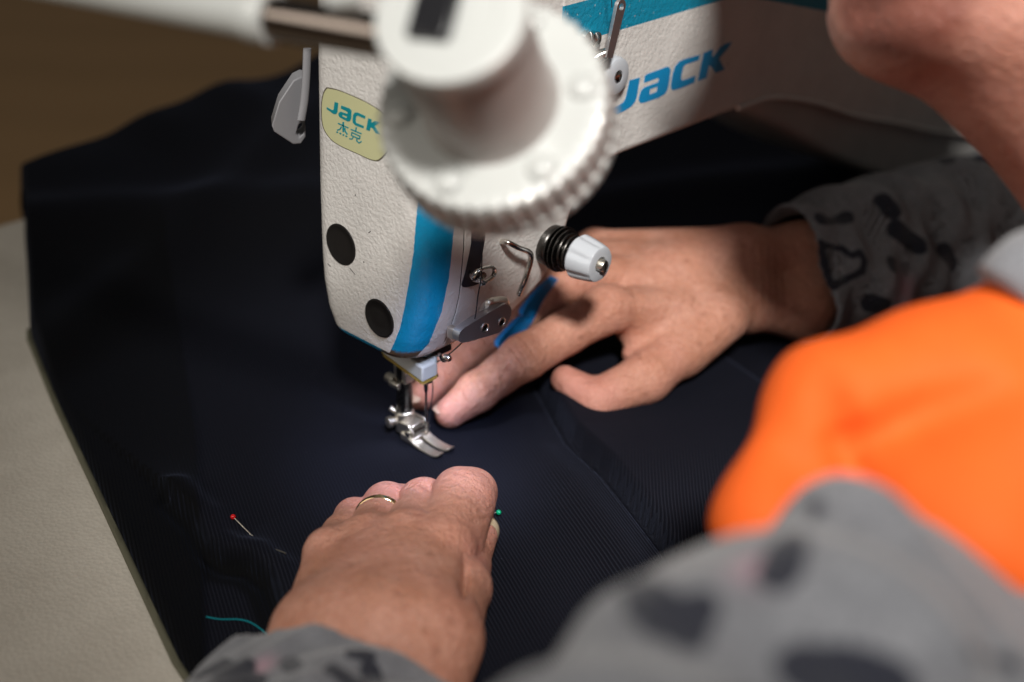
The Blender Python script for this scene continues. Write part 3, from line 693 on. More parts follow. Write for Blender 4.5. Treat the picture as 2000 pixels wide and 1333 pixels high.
# ------------------------------------------------------------------ lamp
def lamp():
    K = .80
    lat = lambda o, dr, prof, n=40, rad=None: lathe(o, dr, [(p_*K, q_*K) for p_, q_ in prof], n, rad)
    LP = thing('sewing_lamp', 'round white fluted lamp head on a chrome arm, blurred in front of the machine', 'lamp', D(972, 245, 37.20))
    c0 = D(958, 200, 35.20); d = nrm(D(878, 23, 30.88)-c0); R1 = 4.02
    flute = lambda a, h: 1+.019*math.cos(a*44)
    V, F = lat(c0, -d, [(-.10, 3.3), (-.05, 3.8), (.0, R1-.06), (.10, R1), (.5, R1+.04), (1.9, R1+.10), (2.0, R1+.08), (2.0, R1-.15), (.2, R1-.3), (.15, 0)], 360, flute)
    mk('lamp_skirt', V, F, WHITEP, LP, 40)
    # smooth outer band
    V, F = lat(c0, -d, [(1.7, R1), (1.72, R1+.14), (2.05, R1+.15), (2.1, R1+.1), (2.1, R1-.5), (1.9, R1-.6), (1.9, 0)], 120); mk('lamp_rim', V, F, WHITEP, LP, 40)
    x, y, z = frame(d)
    for k in range(6):
        a = 2*math.pi*(k+.3)/6; p = c0+3.2*K*(math.cos(a)*x+math.sin(a)*y); V, F = lat(p, d, [(-.1, .55), (.08, .55), (.25, .46), (.33, .25), (.34, 0)], 20); mk('vent_boss', V, F, WHITEP, LP, 60)
    V, F = lat(c0, d, [(-.1, 2.6), (.15, 2.4), (.5, 2.3), (5.6, 2.25), (5.6, 0)], 80); mk('lamp_neck', V, F, mat('shaded_neck_plastic', (.40, .365, .345), .3), LP, 50)  # white plastic neck, the shade on its side put into a darker colour
    c1 = D(878, 23, 30.88); h = np.linalg.norm(c1-c0)/K
    V, F = lat(c0, d, [(h-1.0, 2.15), (h-.9, 2.35), (h-.2, 2.42), (h-.05, 2.36), (h, 2.2), (h, 1.5), (h-.06, 1.45), (h-.06, 0)], 80); mk('lamp_cap', V, F, WHITEP, LP, 50)
    u = nrm(D(912, 10, 30.40)-D(836, -8, 30.40)); u = nrm(u-d*(u@d)); v = np.cross(d, u)
    q = c0+d*(h*K+.04)+(D(852, 2, 30.64)-D(878, 28, 30.64)); q = q-d*((q-c0)@d-(h*K+.04))
    V, F = box(q, u, v, d, 1.08, 2.1, .4); bev(mk('switch', V, F, mat('black_rocker', (.01, .01, .012), .3), LP, 30), .1, 3)
    # arm: chrome piece into the cap, then white tube
    a0 = D(760, 74, 32.40); a1 = D(528, 34, 34.00); a2 = D(300, -22, 35.60)
    e = nrm(a1-a0)
    V, F = lat(a0-e*1.2, e, [(0, .72), (1.5+np.linalg.norm(a1-a0)/K, .72), (1.5+np.linalg.norm(a1-a0)/K, 0)], 40); mk('chrome_arm', V, F, mat('smoky_chrome', (.20, .17, .15), .12, 1.0), LP, 50)
    V, F = lat(a1-e*.15, e, [(0, .72), (.05, .92), (.25, .95), (.9, .95), (1.2, .86), (8, .80), (30, .80), (30, 0)], 40); mk('white_arm', V, F, WHITEP, LP, 50)
    V, F = lat(D(700, -18, 32.80), nrm(D(640, -10, 32.80)-D(700, -18, 32.80)), [(0, .6), (1, .6), (1.1, .4), (1.1, 0)], 30); mk('arm_knob', V, F, WHITEP, LP, 50)
    # the lamp is lit: cool LED light falling on the needle area
    sp = bpy.data.lights.new('lamp_glow', 'SPOT'); sp.energy = 3.2; sp.color = (.66, .74, 1.0); sp.spot_size = math.radians(34); sp.spot_blend = .9; sp.shadow_soft_size = .018
    so = bpy.data.objects.new('lamp_glow', sp); COL.objects.link(so); q = c0-d*2.0; so.location = Vector(q*S); so.rotation_euler = Vector(np.array([-1.8, -.8, 0])-q).to_track_quat('-Z', 'Y').to_euler()
lamp()

# ------------------------------------------------------------------ the operator
PERSON = thing('person', 'person in an orange vest over a grey patterned jumper, guiding cloth with both hands', 'person', (8, -34, -60))
def skin():
    m = mat('skin', (.52, .29, .20), .48); b = B(m); co = objco(m)
    b.inputs['Subsurface Weight'].default_value = .22; b.inputs['Subsurface Radius'].default_value = (.010, .0040, .0022); b.inputs['Subsurface Scale'].default_value = .35
    b.inputs['Specular IOR Level'].default_value = .38
    n1 = noise(m, 55, 4, .6, co); n2 = noise(m, 230, 4, .65, co, .4); n3 = noise(m, 20, 2, .5, co)
    c = mix(m, ramp(m, n1, (.36, (0, 0, 0)), (.66, (1, 1, 1))), (.53, .25, .165), (.61, .32, .235))
    c = mix(m, ramp(m, n2, (.42, (0, 0, 0)), (.74, (.45, .45, .45))), c, (.42, .17, .11))
    c = mix(m, ramp(m, n3, (.5, (0, 0, 0)), (.75, (.5, .5, .5))), c, (.56, .25, .20))
    v = N(m, 'ShaderNodeTexVoronoi'); v.inputs['Scale'].default_value = 120; L(m, co, v.inputs['Vector'])
    fr = math_(m, 'MULTIPLY', ramp(m, v.outputs['Distance'], (.10, (1, 1, 1)), (.30, (0, 0, 0))), math_(m, 'GREATER_THAN', noise(m, 60, 2, .5, co), .53))
    c = mix(m, math_(m, 'MULTIPLY', fr, .38), c, (.24, .09, .05))
    vk = N(m, 'ShaderNodeTexVoronoi', feature='DISTANCE_TO_EDGE'); vk.inputs['Scale'].default_value = 330; L(m, mixv(m, co), vk.inputs['Vector'])
    c = mix(m, ramp(m, vk.outputs['Distance'], (0, (.20, .20, .20)), (.14, (0, 0, 0))), c, (.30, .115, .065))
    ws = N(m, 'ShaderNodeTexNoise'); ws.inputs['Scale'].default_value = 90; ws.inputs['Detail'].default_value = 8; ws.inputs['Roughness'].default_value = .75; ws.inputs['Distortion'].default_value = 2.5; L(m, mixv(m, co), ws.inputs['Vector'])
    c = mix(m, ramp(m, ws.outputs['Fac'], (.50, (0, 0, 0)), (.72, (.42, .42, .42))), c, (.34, .12, .075))
    red = attr(m, 'red').outputs['Fac']; c = mix(m, math_(m, 'MULTIPLY', red, .7), c, (.60, .26, .22)); c = mix(m, attr(m, 'lip_shade').outputs['Fac'], c, (.17, .045, .030))
    L(m, c, b.inputs['Base Color'])
    # skin cells, fine creases
    vc = N(m, 'ShaderNodeTexVoronoi', feature='DISTANCE_TO_EDGE'); vc.inputs['Scale'].default_value = 560; L(m, mixv(m, co), vc.inputs['Vector'])
    h1 = ramp(m, vc.outputs['Distance'], (0, (0, 0, 0)), (.18, (1, 1, 1)))
    wv = N(m, 'ShaderNodeTexNoise'); wv.inputs['Scale'].default_value = 210; wv.inputs['Detail'].default_value = 5; wv.inputs['Distortion'].default_value = 1.2; L(m, co, wv.inputs['Vector'])
    L(m, bump(m, h1, .40, .0005, bump(m, wv.outputs['Fac'], .8, .0016)), b.inputs['Normal'])
    return m
def mixv(m, co):
    mp = N(m, 'ShaderNodeMapping'); mp.inputs['Scale'].default_value = (1, 1.5, 1.2); mp.inputs['Rotation'].default_value = (.3, .5, .8); L(m, co, mp.inputs['Vector']); return mp.outputs['Vector']
SKIN = skin()
NAIL = mat('fingernail', (.52, .34, .25), .35)
NAILT = mat('thumbnail', (.62, .50, .33), .28, 0, Coat_Weight=.3)
BODYV, BODYF, BODYR, LIP_SHADES = [], [], [], []
def addbody(V, Q, red):
    n = sum(len(v) for v in BODYV); BODYV.append(V); BODYF.append(Q+n); BODYR.append(red)
def nail(p, along, normal, ln, wd, m, curve=.5):
    a = nrm(along); n_ = nrm(np.array(normal)-a*(np.array(normal)@a)); s_ = np.cross(a, n_); V = []; F = []; nu, nv = 13, 11
    for i in range(nu):
        u = -1+2*i/(nu-1)
        for j in range(nv):
            v = -1+2*j/(nv-1); ww = wd/2*(1-.0*abs(u))*(1-max(0, abs(u)-.55)**2*1.6); x_ = v*ww
            V.append(np.array(p)+a*u*ln/2+s_*x_+n_*(-curve*x_*x_/(wd/2)-.10*ln*(u*u)*.35))
    for i in range(nu-1):
        for j in range(nv-1): F.append((i*nv+j, i*nv+j+1, (i+1)*nv+j+1, (i+1)*nv+j))
    o = mk('fingernail', V, F, m, PERSON, 180); sd = o.modifiers.new('s', 'SOLIDIFY'); sd.thickness = .0004; sd.offset = 1
    return o
CAMN = -FWD  # rough direction the backs of the hands face

def right_hand():
    f = Field((.6, -12.5, .0), (34, 6.5, 10.2), .085)
    W = D(1478, 545, 67); 
    I = [D(1185, 603, 62.9), D(1022, 699, 61.4), D(930, 767, 60.9), D(880, 806, 60.7)]
    Mi = [D(1135, 535, 64.9), D(958, 648, 63.6), D(872, 720, 62.6), D(827, 772, 61.9)]
    Ri = [D(1130, 505, 66.6), D(960, 610, 66.2), D(870, 690, 65.4), D(820, 735, 64.8)]
    Pi = [D(1160, 482, 68.2), D(1030, 560, 68.6), D(970, 620, 68.2), D(930, 655, 67.8)]
    T = [D(1405, 618, 65.3), D(1262, 738, 62.8), D(1166, 782, 62.0), D(1104, 742, 62.4)]
    pal = f.new()
    nD = nrm(CAMN+.15*Z)
    Wc = [D(1450, 485, 67.4), D(1455, 525, 66.8), D(1455, 565, 66.4), D(1450, 600, 66.4)]
    for A, w0, r in ((I, 3, .98), (Mi, 2, 1.0), (Ri, 1, .95), (Pi, 0, .85)):
        f.cone(pal, Wc[w0]-nD*.25, A[0]-nD*.15, 1.15, r, .9)
    # wrist and forearm
    E_ = D(1950, 470, 76)
    f.cone(pal, D(1450, 500, 67.5), D(1570, 500, 69.4), 1.35, 1.6, 1.0); f.cone(pal, D(1450, 590, 66.8), D(1570, 600, 68.6), 1.35, 1.6, 1.0)
    f.cone(pal, D(1570, 500, 69.4), E_, 1.65, 1.9, 1.0); f.cone(pal, D(1570, 590, 68.6), E_, 1.65, 1.9, 1.0)
    f.cone(pal, D(1400, 540, 67.2), D(1290, 540, 66.0), 1.5, 1.4, 1.0)
    # thenar mass and first web
    f.cone(pal, T[0], D(1330, 690, 64.2), 1.35, 1.20, .8); f.cone(pal, D(1330, 640, 65), D(1240, 640, 64.4), 1.3, .95, .8)
    f.cone(pal, D(1260, 655, 64.2), D(1235, 690, 63.7), .72, .45, .5)
    tot = pal.copy()
    def finger(A, R, k=.28, kp=.55):
        g = f.new()
        for i in range(3):
            m_ = (A[i]+A[i+1])/2-nD*.05; rm = (R[i]+R[i+1])/2*.91; f.cone(g, A[i], m_, R[i], rm, k); f.cone(g, m_, A[i+1], rm, R[i+1], k)
        return g
    for A, R in ((I, (1.20, 1.12, .97, .76)), (Mi, (1.15, 1.08, .95, .74)), (Ri, (.98, .9, .8, .68)), (Pi, (.85, .75, .68, .6))):
        g = finger(A, R)
        # soft pads between the joints
        c = smin(pal, g, .7); tot = smin(tot, c, .10)
    g = f.new(); f.cone(g, T[0], T[1], 1.32, 1.20, .5); f.cone(g, T[1], T[2], 1.20, 1.04, .45); f.cone(g, T[2], T[3], 1.02, .70, .30)
    tot = smin(tot, smin(pal, g, .6), .12)
    # knuckle creases, tendons, web wrinkles
    for A in (I, Mi):
        for j, nn in ((1, 4), (2, 3)):
            d = nrm(A[j+1]-A[j-1])
            for q in range(nn): f.groove(tot, A[j]+nD*.7+d*(q-(nn-1)/2)*.22, d, nD, .085, .07, .75)
    d = nrm(T[2]-T[1]); 
    for q in range(3): f.groove(tot, T[1]+nD*.8+d*(q-1)*.35, d, nD, .05, .09, .9)
    for p, d in ((D(1215, 690, 63), (1, .1, .2)), (D(1228, 668, 63), (.8, .3, .6)), (D(1200, 672, 62.6), (.2, .6, .8)), (D(1245, 700, 62.6), (.9, -.3, .3))): f.groove(tot, p, d, nD, .10, .10, .8)
    for k in range(5): f.groove(tot, D(1478+k*16, 548, 65.4), nrm(D(1500, 548, 66)-D(1450, 546, 66)), nD, .035, .12, 2.2)
    for A, s0 in ((I, Wc[3]), (Mi, Wc[2]), (Ri, Wc[1])):
        f.cone(tot, A[0]+nD*.62, A[0]*.25+s0*.75+nD*.62, .34, .16, .5)
    # keep the cloth clear
    V, Q = f.mesh(tot)
    tips = [I[3], Mi[3], T[3], T[2], Ri[3], I[1], Mi[1], I[0], D(1215, 690, 63)]
    red = sum(np.exp(-((V-t)**2).sum(1)/(1.5 if i < 4 else 1.0))*(.9 if i < 5 else .45) for i, t in enumerate(tips))
    addbody(V, Q, np.clip(red, 0, 1))
    dI = nrm(I[3]-I[2]); nail(I[3]+nrm(UP*.9-FWD*.45-RGT*.35)*.60-RGT*.1, dI, UP*.8-FWD*.6-RGT*.5, 1.25, .95, NAIL, .38)
    dM = nrm(Mi[3]-Mi[2]); nail(Mi[3]+nrm(UP*.3-FWD*.8-RGT*.5)*.60, dM, UP*.4-FWD*.8-RGT*.5, 1.15, .85, NAIL, .38)
right_hand()

def left_hand():
    f = Field((-21, -18.5, .0), (-1.2, .8, 8.6), .085)
    nD = nrm(CAMN*.75+Z*.65)
    W = [D(615, 1235, 43.6), D(690, 1225, 42.9), D(770, 1225, 42.6), D(850, 1240, 43.0)]
    I = [D(862, 1080, 47.8), D(907, 978, 51.0), D(920, 1035, 53.2), D(918, 1070, 53.6)]
    Mi = [D(795, 1052, 48.4), D(828, 985, 52.2), D(880, 985, 54.0), D(905, 1030, 54.2)]
    Ri = [D(718, 1058, 48.8), D(756, 990, 53.0), D(815, 985, 54.5), D(850, 1010, 54.8)]
    Pi = [D(645, 1082, 48.6), D(692, 1012, 52.4), D(745, 1000, 53.8), D(790, 1020, 54.0)]
    T = [D(866, 1215, 44.3), D(898, 1150, 47.2), D(908, 1108, 49.4), D(940, 1048, 51.4)]
    pal = f.new()
    for A, w_, r in ((I, W[3], 1.05), (Mi, W[2], 1.02), (Ri, W[1], 1.0), (Pi, W[0], .95)):
        f.cone(pal, w_-nD*.5, A[0]-nD*.25, 1.30, r, .9)
    f.cone(pal, D(700, 1180, 44.8), D(740, 1100, 47.4)-nD*.2, 1.35, 1.2, 1.0); f.cone(pal, D(800, 1180, 44.6), D(810, 1100, 47.2)-nD*.2, 1.35, 1.2, 1.0)
    E_ = D(500, 1900, 34)
    for w_, q in ((W[0], D(560, 1400, 41)), (W[1], D(640, 1400, 40.5)), (W[2], D(720, 1400, 40.5)), (W[3], D(800, 1400, 40.8))):
        f.cone(pal, w_-nD*.6, q-nD*1.3, 1.45, 1.5, 1.1)
    g = f.new(); f.cone(g, T[0]-nD*.3, T[1], 1.40, 1.10, .6); f.cone(g, T[1], T[2], 1.12, .98, .45); f.cone(g, T[2], T[3], .92, .66, .3)
    thumb = g
    tot = pal.copy()
    R_ = {'I': (1.24, 1.14, .95, .76), 'M': (1.12, 1.05, .84, .7), 'R': (1.06, 1.0, .82, .7), 'P': (.95, .80, .72, .62)}
    for A, R in ((I, R_['I']), (Mi, R_['M']), (Ri, R_['R']), (Pi, R_['P'])):
        g = f.new()
        for i in range(3):
            m_ = (A[i]+A[i+1])/2; rm = (R[i]+R[i+1])/2*.93; f.cone(g, A[i], m_, R[i], rm, .25); f.cone(g, m_, A[i+1], rm, R[i+1], .25)
        tot = smin(tot, smin(pal, g, .40), .05)
    f.cone(tot, D(866, 1065, 48.0), D(896, 962, 51.4), 1.18, 1.04, .32); f.cone(tot, D(895, 1060, 49.0), D(924, 962, 51.8), 1.0, .94, .32); f.cone(tot, D(924, 962, 51.8), D(916, 1020, 53.0), .94, .78, .25)
    tot = smin(tot, smin(pal, thumb, .22), .06)
    # knuckle domes, tendons, veins
    for A in (I, Mi, Ri, Pi): f.cone(tot, A[0]+nD*.50, A[0]+nD*.45, .62, .6, .7)
    for A, w_ in ((I, W[3]), (Mi, W[2]), (Ri, W[1]), (Pi, W[0])): f.cone(tot, A[0]+nD*.60, A[0]*.2+w_*.8+nD*.62, .30, .15, .5)
    vn = [((840, 1150, 45), (800, 1110, 46.2), (780, 1080, 47)), ((700, 1200, 43.2), (720, 1140, 45), (690, 1095, 46.6))]
    d = nrm(I[1]-I[0])
    for q in range(5): f.groove(tot, D(925+q*3, 1015-q*14, 48.9), nrm(UP+RGT*.1), nD, .075, .08, .9)
    for q in range(4): f.groove(tot, D(808+q*8, 990-q*12, 50.6), nrm(UP+RGT*.6), nD, .08, .08, .75)
    f.groove(tot, D(908, 1170, 45.2), nrm(RGT+UP*.05), nD, .30, .15, 1.7)
    for q in range(3): f.groove(tot, D(752+q*8, 985-q*11, 51.4), nrm(UP+RGT*.9), nD, .07, .08, .6)
    for k in range(6): f.groove(tot, D(790-k*18, 1262+(k % 2)*12, 41.6), nrm(UP+RGT*.15), nD, .03, .10, 1.8)
    V, Q = f.mesh(tot)
    tips = [I[1], Mi[1], Ri[1], Pi[1], D(905, 1100, 48), T[3], I[0], Mi[0]]
    red = sum(np.exp(-((V-t)**2).sum(1)/(2.2 if i < 4 else 1.6))*(.8 if i < 5 else .4) for i, t in enumerate(tips))
    addbody(V, Q, np.clip(red, 0, 1))
    tn = nrm(RGT*.75-FWD*.55+UP*.1)
    nail(T[3]+tn*.62-nrm(T[3]-T[2])*.0, T[3]-T[2], tn, 1.75, 1.15, NAILT, .45)
    # wedding ring on the ring finger
    c = D(712, 1000, 50.2); c = Ri[0]*.42+Ri[1]*.58; ax = nrm(Ri[1]-Ri[0]); x, y, _ = frame(ax)
    rr = 1.0*.42+.92*.58+.03
    for off, rad_, m_ in ((-.10, .075, GOLD), (.02, .085, GOLD), (.13, .065, GOLD)):
        P = [c+ax*off+rr*(math.cos(a)*x+math.sin(a)*y) for a in np.linspace(0, 2*math.pi, 61)]; Vt, Ft = tube(P, rad_, 8)
        RING.append((Vt, Ft))
RING = []
left_hand()
V, F = join(*RING); mk('ring', V, F, GOLD, PERSON, 60, label='gold wedding ring on the left ring finger')

def head_neck():
    ce = D(2020, -390, 44); f = Field(ce-18, ce+18, .27); g = f.new()
    d0 = 42; KH = d0/45
    P = lambda x, y, d=0: D(x, y-30, d0+d*KH)
    f.cone(g, P(2060, -660), P(2220, -560), 7.28, 7.11, 2.60)             # skull
    f.cone(g, P(1770, -650), P(1880, -420), 4.25, 4.68, 2.60)             # forehead
    f.cone(g, P(1850, -260), P(2080, -150), 3.99, 4.86, 2.60)             # cheeks
    f.cone(g, P(1775, 40, 1), P(2120, 165, 1), 2.38, 3.29, 1.91)        # chin to jaw angle
    f.cone(g, P(1765, 35, 1), P(1830, -120, 1), 2.08, 3.12, 1.73)
    f.cone(g, P(1850, 20, -2), P(2100, 40, -2), 1.99, 2.95, 2.17)
    f.cone(g, P(2120, 150, 1), P(2380, 560, 3), 3.99, 4.51, 2.17)        # neck
    f.cone(g, P(1690, 8), P(1770, -4), 0.48, 0.78, 0.43); f.cone(g, P(1695, 46), P(1770, 44), 0.43, 0.78, 0.43)   # lips
    f.cone(g, P(1490, -190), P(1670, -150), 0.78, 1.13, 0.87); f.cone(g, P(1610, -420), P(1500, -200), 0.78, 0.82, 0.78)   # nose
    f.cone(g, P(1620, -150, -1), P(1700, -140, -1), 0.65, 0.69, 0.52)
    f.cone(g, P(1690, -480, -2), P(1800, -500, -4), 0.78, 0.78, 1.04)      # brow
    f.cone(g, P(2110, -330, -6.5), P(2140, -480, -6.5), 0.78, 1.30, 0.43)  # ear
    f.groove(g, P(1690, 30, 1), UP, -FWD, .2, .30, 2.0); f.groove(g, P(1780, 50, -1.5), nrm(UP+RGT*.1), -FWD, .3, .55, 2.6); f.groove(g, P(1735, -420, -4), nrm(UP), -FWD, .9, .9, 2.0)
    V, Q = f.mesh(g)
    lip_shade = 0
    for lx in range(1650, 1850, 25): lip_shade = lip_shade+np.exp(-((V-P(lx, 32, -1.0-(lx-1640)*.012))**2).sum(1)/1.6)
    LIP_SHADES.append((sum(len(v) for v in BODYV), np.clip(lip_shade*.7, 0, .8)))  # colour of the lips and shadow of the mouth painted as one dark zone
    addbody(V, Q, .4+0*V[:, 0])
    V, F = lathe(P(1748, -425, -3.1), -RGT*.8-FWD*.6, [(-1.1+1.1*(1-math.cos(a)), 1.1*math.sin(a)) for a in np.linspace(.02, math.pi-.02, 12)], 20)
    mk('eye', V, F, mat('eye_white', (.7, .68, .65), .2), PERSON, 180)
    Vh = f.new(); f.cone(Vh, P(2030, -720), P(2260, -600), 7.63, 7.80, 1.73); f.cone(Vh, P(2300, -500), P(2400, -180, 2), 6.07, 3.90, 1.73); f.cone(Vh, P(1800, -800), P(2000, -780), 4.51, 5.20, 1.73)
    m = mat('brown_hair', (.05, .028, .015), .5); L(m, bump(m, noise(m, 160, 4, .6, None, 2), .8, .004), B(m).inputs['Normal'])
    vv, q = f.mesh(Vh); mk('hair', vv, q, m, PERSON, 180)
head_neck()
def arms_and_trunk():
    f = Field((-45, -85, -30), (65, 5, 34), .9); g = f.new()
    WL = D(640, 1400, 41); EL = D(900, 2080, 28); SL_ = D(2000, 1050, 36); SR = D(2900, 500, 62)
    f.cone(g, WL, EL, 2.0, 2.8, 2); f.cone(g, EL, D(1320, 1720, 25.5), 2.8, 2.4, 2); f.cone(g, D(1320, 1720, 25.5), D(1620, 1420, 28), 2.4, 1.9, 2); f.cone(g, D(1620, 1420, 28), D(1950, 1080, 35.5), 1.9, 2.0, 2); SL_ = D(1980, 1000, 36)
    WR = D(1600, 550, 70); ER = D(2350, 560, 76)
    f.cone(g, WR, D(1900, 490, 75), 1.7, 1.9, 1.5); f.cone(g, D(1900, 490, 75), ER, 1.9, 2.4, 1.5); f.cone(g, ER, SR, 2.6, 4.0, 2)
    f.cone(g, D(1950, 1080, 35.5), SR, 2.0, 4, 3); mid = (SL_+SR)/2; f.cone(g, mid+np.array([4, -8, -6]), mid+np.array([8, -14, -40]), 7, 9, 4)
    V, Q = f.mesh(g); addbody(V, Q, np.zeros(len(V)))
    return WR, ER, EL, SL_, SR, mid
WR, ER, EL, SLF, SRT, MID = arms_and_trunk()
Vb = np.vstack(BODYV); Qb = np.vstack(BODYF)
bo_ = mk('body', Vb, Qb.tolist(), SKIN, PERSON, 180)
_l = np.zeros(len(Vb)); _l[LIP_SHADES[0][0]:LIP_SHADES[0][0]+len(LIP_SHADES[0][1])] = LIP_SHADES[0][1]
at = bo_.data.attributes.new('lip_shade', 'FLOAT', 'POINT'); at.data.foreach_set('value', _l.astype(np.float32))
at = bo_.data.attributes.new('red', 'FLOAT', 'POINT'); at.data.foreach_set('value', np.concatenate(BODYR).astype(np.float32))

# ---- clothes
def jumper_mat():
    m = mat('grey_jumper_knit', (.26, .26, .27), .9); b = B(m); co = objco(m); b.inputs['Sheen Weight'].default_value = .3
    n1 = noise(m, 900, 3, .7, co); n2 = noise(m, 120, 3, .6, co)
    c = mix(m, ramp(m, n1, (.35, (0, 0, 0)), (.65, (1, 1, 1))), (.135, .14, .155), (.27, .275, .295)); c = mix(m, ramp(m, n2, (.40, (0, 0, 0)), (.70, (.6, .6, .6))), c, (.13, .135, .15)); c = mix(m, ramp(m, noise(m, 28, 3, .6, co), (.45, (0, 0, 0)), (.7, (.45, .45, .45))), c, (.15, .15, .165))
    c = mix(m, attr(m, 'pink').outputs['Fac'], c, (.42, .26, .31))
    c = mix(m, ramp(m, math_(m, 'ADD', attr(m, 'print').outputs['Fac'], math_(m, 'MULTIPLY', math_(m, 'SUBTRACT', noise(m, 130, 4, .65, co), .5), 1.0)), (.42, (0, 0, 0)), (.58, (1, 1, 1))), c, (.012, .014, .026))
    L(m, c, b.inputs['Base Color']); L(m, bump(m, n1, .6, .0009, bump(m, noise(m, 260, 2, .5, co), .3, .001)), b.inputs['Normal'])
    return m
KNIT = jumper_mat()
def sleeve(name, f, F_, marks, pinks, seed, step=2.6, keep=None):
    V, Q = f.mesh(F_); o = mk(name, V, Q.tolist(), KNIT, PERSON, 180, label=None)
    pr = np.zeros(len(V)); pk = np.zeros(len(V))
    def segd(a, b_): ab = b_-a; t = np.clip(((V-a)@ab)/(ab@ab+1e-9), 0, 1); return np.linalg.norm(V-a-t[:, None]*ab, axis=1)
    def snap(x, y):
        # first surface vertex seen along that pixel
        px, py = PROJ(V); k = np.argmin(np.hypot(px-x, py-y)*.02+((V-CAM)@FWD)*.06); k2 = np.where(np.hypot(px-x, py-y) < 14)[0]
        if len(k2): k = k2[np.argmin(((V-CAM)@FWD)[k2])]
        return V[k]
    A = [snap(*m_[:2]) for m_ in marks]; Bm = [snap(*m_[2:4]) for m_ in marks]
    for a, b_, m_ in zip(A, Bm, marks): pr = np.maximum(pr, np.clip((m_[4]*1.3+.14-segd(a, b_))/.28, 0, 1))
    for m_ in pinks: a = snap(*m_[:2]); pk = np.maximum(pk, np.exp(-((V-a)**2).sum(1)/m_[2]**2))
    rr = np.random.RandomState(seed)
    cen = V[rr.choice(len(V), 40)]
    px, py = PROJ(cen)
    for c_ in cen:
        if any(np.linalg.norm(c_-a) < step+1.0 for a in A) or (keep and keep(*PROJ(c_))): continue
        dd = rr.randn(3)*.7; pr = np.maximum(pr, (segd(c_, c_+dd) < .5)*.9)
    for nm, a in (('print', pr), ('pink', pk)):
        at = o.data.attributes.new(nm, 'FLOAT', 'POINT'); at.data.foreach_set('value', a.astype(np.float32))
    return o
def shell(f, F_, th): return np.maximum(F_, -(F_+th))
def plane(f, p, n):
    x, y, z = f.grid((slice(None),)*3); n = nrm(n); return ((x-p[0])*n[0]+(y-p[1])*n[1]+(z-p[2])*n[2]).astype(np.float32)
def folds(f, F_, a, d, amp, per, ph=0, tw=.5):
    x, y, z = f.grid((slice(None),)*3); d = nrm(d); u, v, _ = frame(d)
    s_ = (x-a[0])*d[0]+(y-a[1])*d[1]+(z-a[2])*d[2]; p = (x-a[0])*u[0]+(y-a[1])*u[1]+(z-a[2])*u[2]; q = (x-a[0])*v[0]+(y-a[1])*v[1]+(z-a[2])*v[2]
    return F_+(amp*np.sin(2*math.pi*(s_+tw*p)/per+ph+.9*np.sin(q*.8))).astype(np.float32)+(amp*.5*np.sin(2*math.pi*(s_-.7*q)/(per*.61)+1.3)).astype(np.float32)
def right_sleeve():
    f = Field((15, -32, .0), (52, 4, 14), .16); g = f.new()
    a0 = D(1540, 505, 68.8); a1 = D(1560, 600, 67.6); e0 = ER+UP*.5
    f.cone(g, D(1500, 505, 68.4), D(1680, 470, 71), 2.45, 3.0, 1.5); f.cone(g, D(1500, 600, 67.4), D(1680, 560, 70), 2.45, 2.9, 1.5)
    f.cone(g, D(1680, 475, 71), D(1850, 450, 74), 3.1, 3.9, 1.5); f.cone(g, D(1680, 560, 70), D(1900, 520, 74), 2.9, 3.6, 1.5); f.cone(g, D(1850, 460, 74), ER, 3.9, 4.6, 1.5)
    d = nrm(D(1850, 470, 74)-D(1540, 550, 68)); g = folds(f, g, D(1700, 500, 71), d, .22, 3.4, .4)
    g = shell(f, g, .28)
    n_ = nrm(D(1560, 550, 68)-D(1760, 520, 72)); p = D(1552, 545, 68.4)
    g = np.maximum(g, plane(f, p, n_))
    hx = 1622; marks = [(1612, 486, 1612, 543, 0.24), (1612, 480, 1642, 474, 0.13), (1642, 474, 1658, 490, 0.13), (1658, 490, 1678, 480, 0.13), (1678, 480, 1702, 506, 0.15), (1702, 506, 1692, 540, 0.15), (1692, 540, 1616, 553, 0.17),
                        (1745, 500, 1755, 515, .25), (1610, 415, 1660, 412, .3), (1760, 440, 1800, 470, .4), (1540, 650, 1560, 640, .3), (1720, 380, 1740, 400, .4), (1850, 480, 1870, 520, .4), (1690, 600, 1730, 610, .4)]
    sleeve('jumper_sleeve', f, g, marks, [(1780, 560, .8)], 5, 3.2, keep=lambda x, y: 1560 < x < 1720 and 440 < y < 600)
right_sleeve()
def left_cuff():
    f = Field((-34, -34, .0), (-6, -6, 13), .16); g = f.new()
    f.cone(g, D(540, 1340, 42.8), D(400, 1560, 38), 2.0, 3.2, 1.5); f.cone(g, D(660, 1300, 42.4), D(620, 1600, 36.5), 2.75, 3.6, 1.5); f.cone(g, D(760, 1320, 42.8), D(800, 1600, 37), 2.5, 3.3, 1.5)
    d = nrm(D(640, 1330, 41)-D(640, 1600, 37)); g = folds(f, g, D(640, 1400, 40), d, .12, 2.6)
    g = shell(f, g, .26)
    n_ = nrm(D(640, 1300, 43)-D(640, 1500, 38)+RGT*.9*1.0+UP*.2); p = D(640, 1252, 39.9)
    g = np.maximum(g, plane(f, p, nrm(nrm(D(730, 1150, 45.5)-D(640, 1400, 41))+RGT*.22)))
    marks = [(560, 1280, 575, 1290, .22), (690, 1263, 720, 1272, .20), (650, 1295, 700, 1330, .22), (728, 1300, 730, 1318, .26), (400, 1295, 470, 1300, .42), (430, 1320, 480, 1330, .4), (610, 1400, 640, 1420, .3)]
    sleeve('jumper_cuff', f, g, marks, [(505, 1295, .4)], 8, 2.4, keep=lambda x, y: y < 1345)
left_cuff()
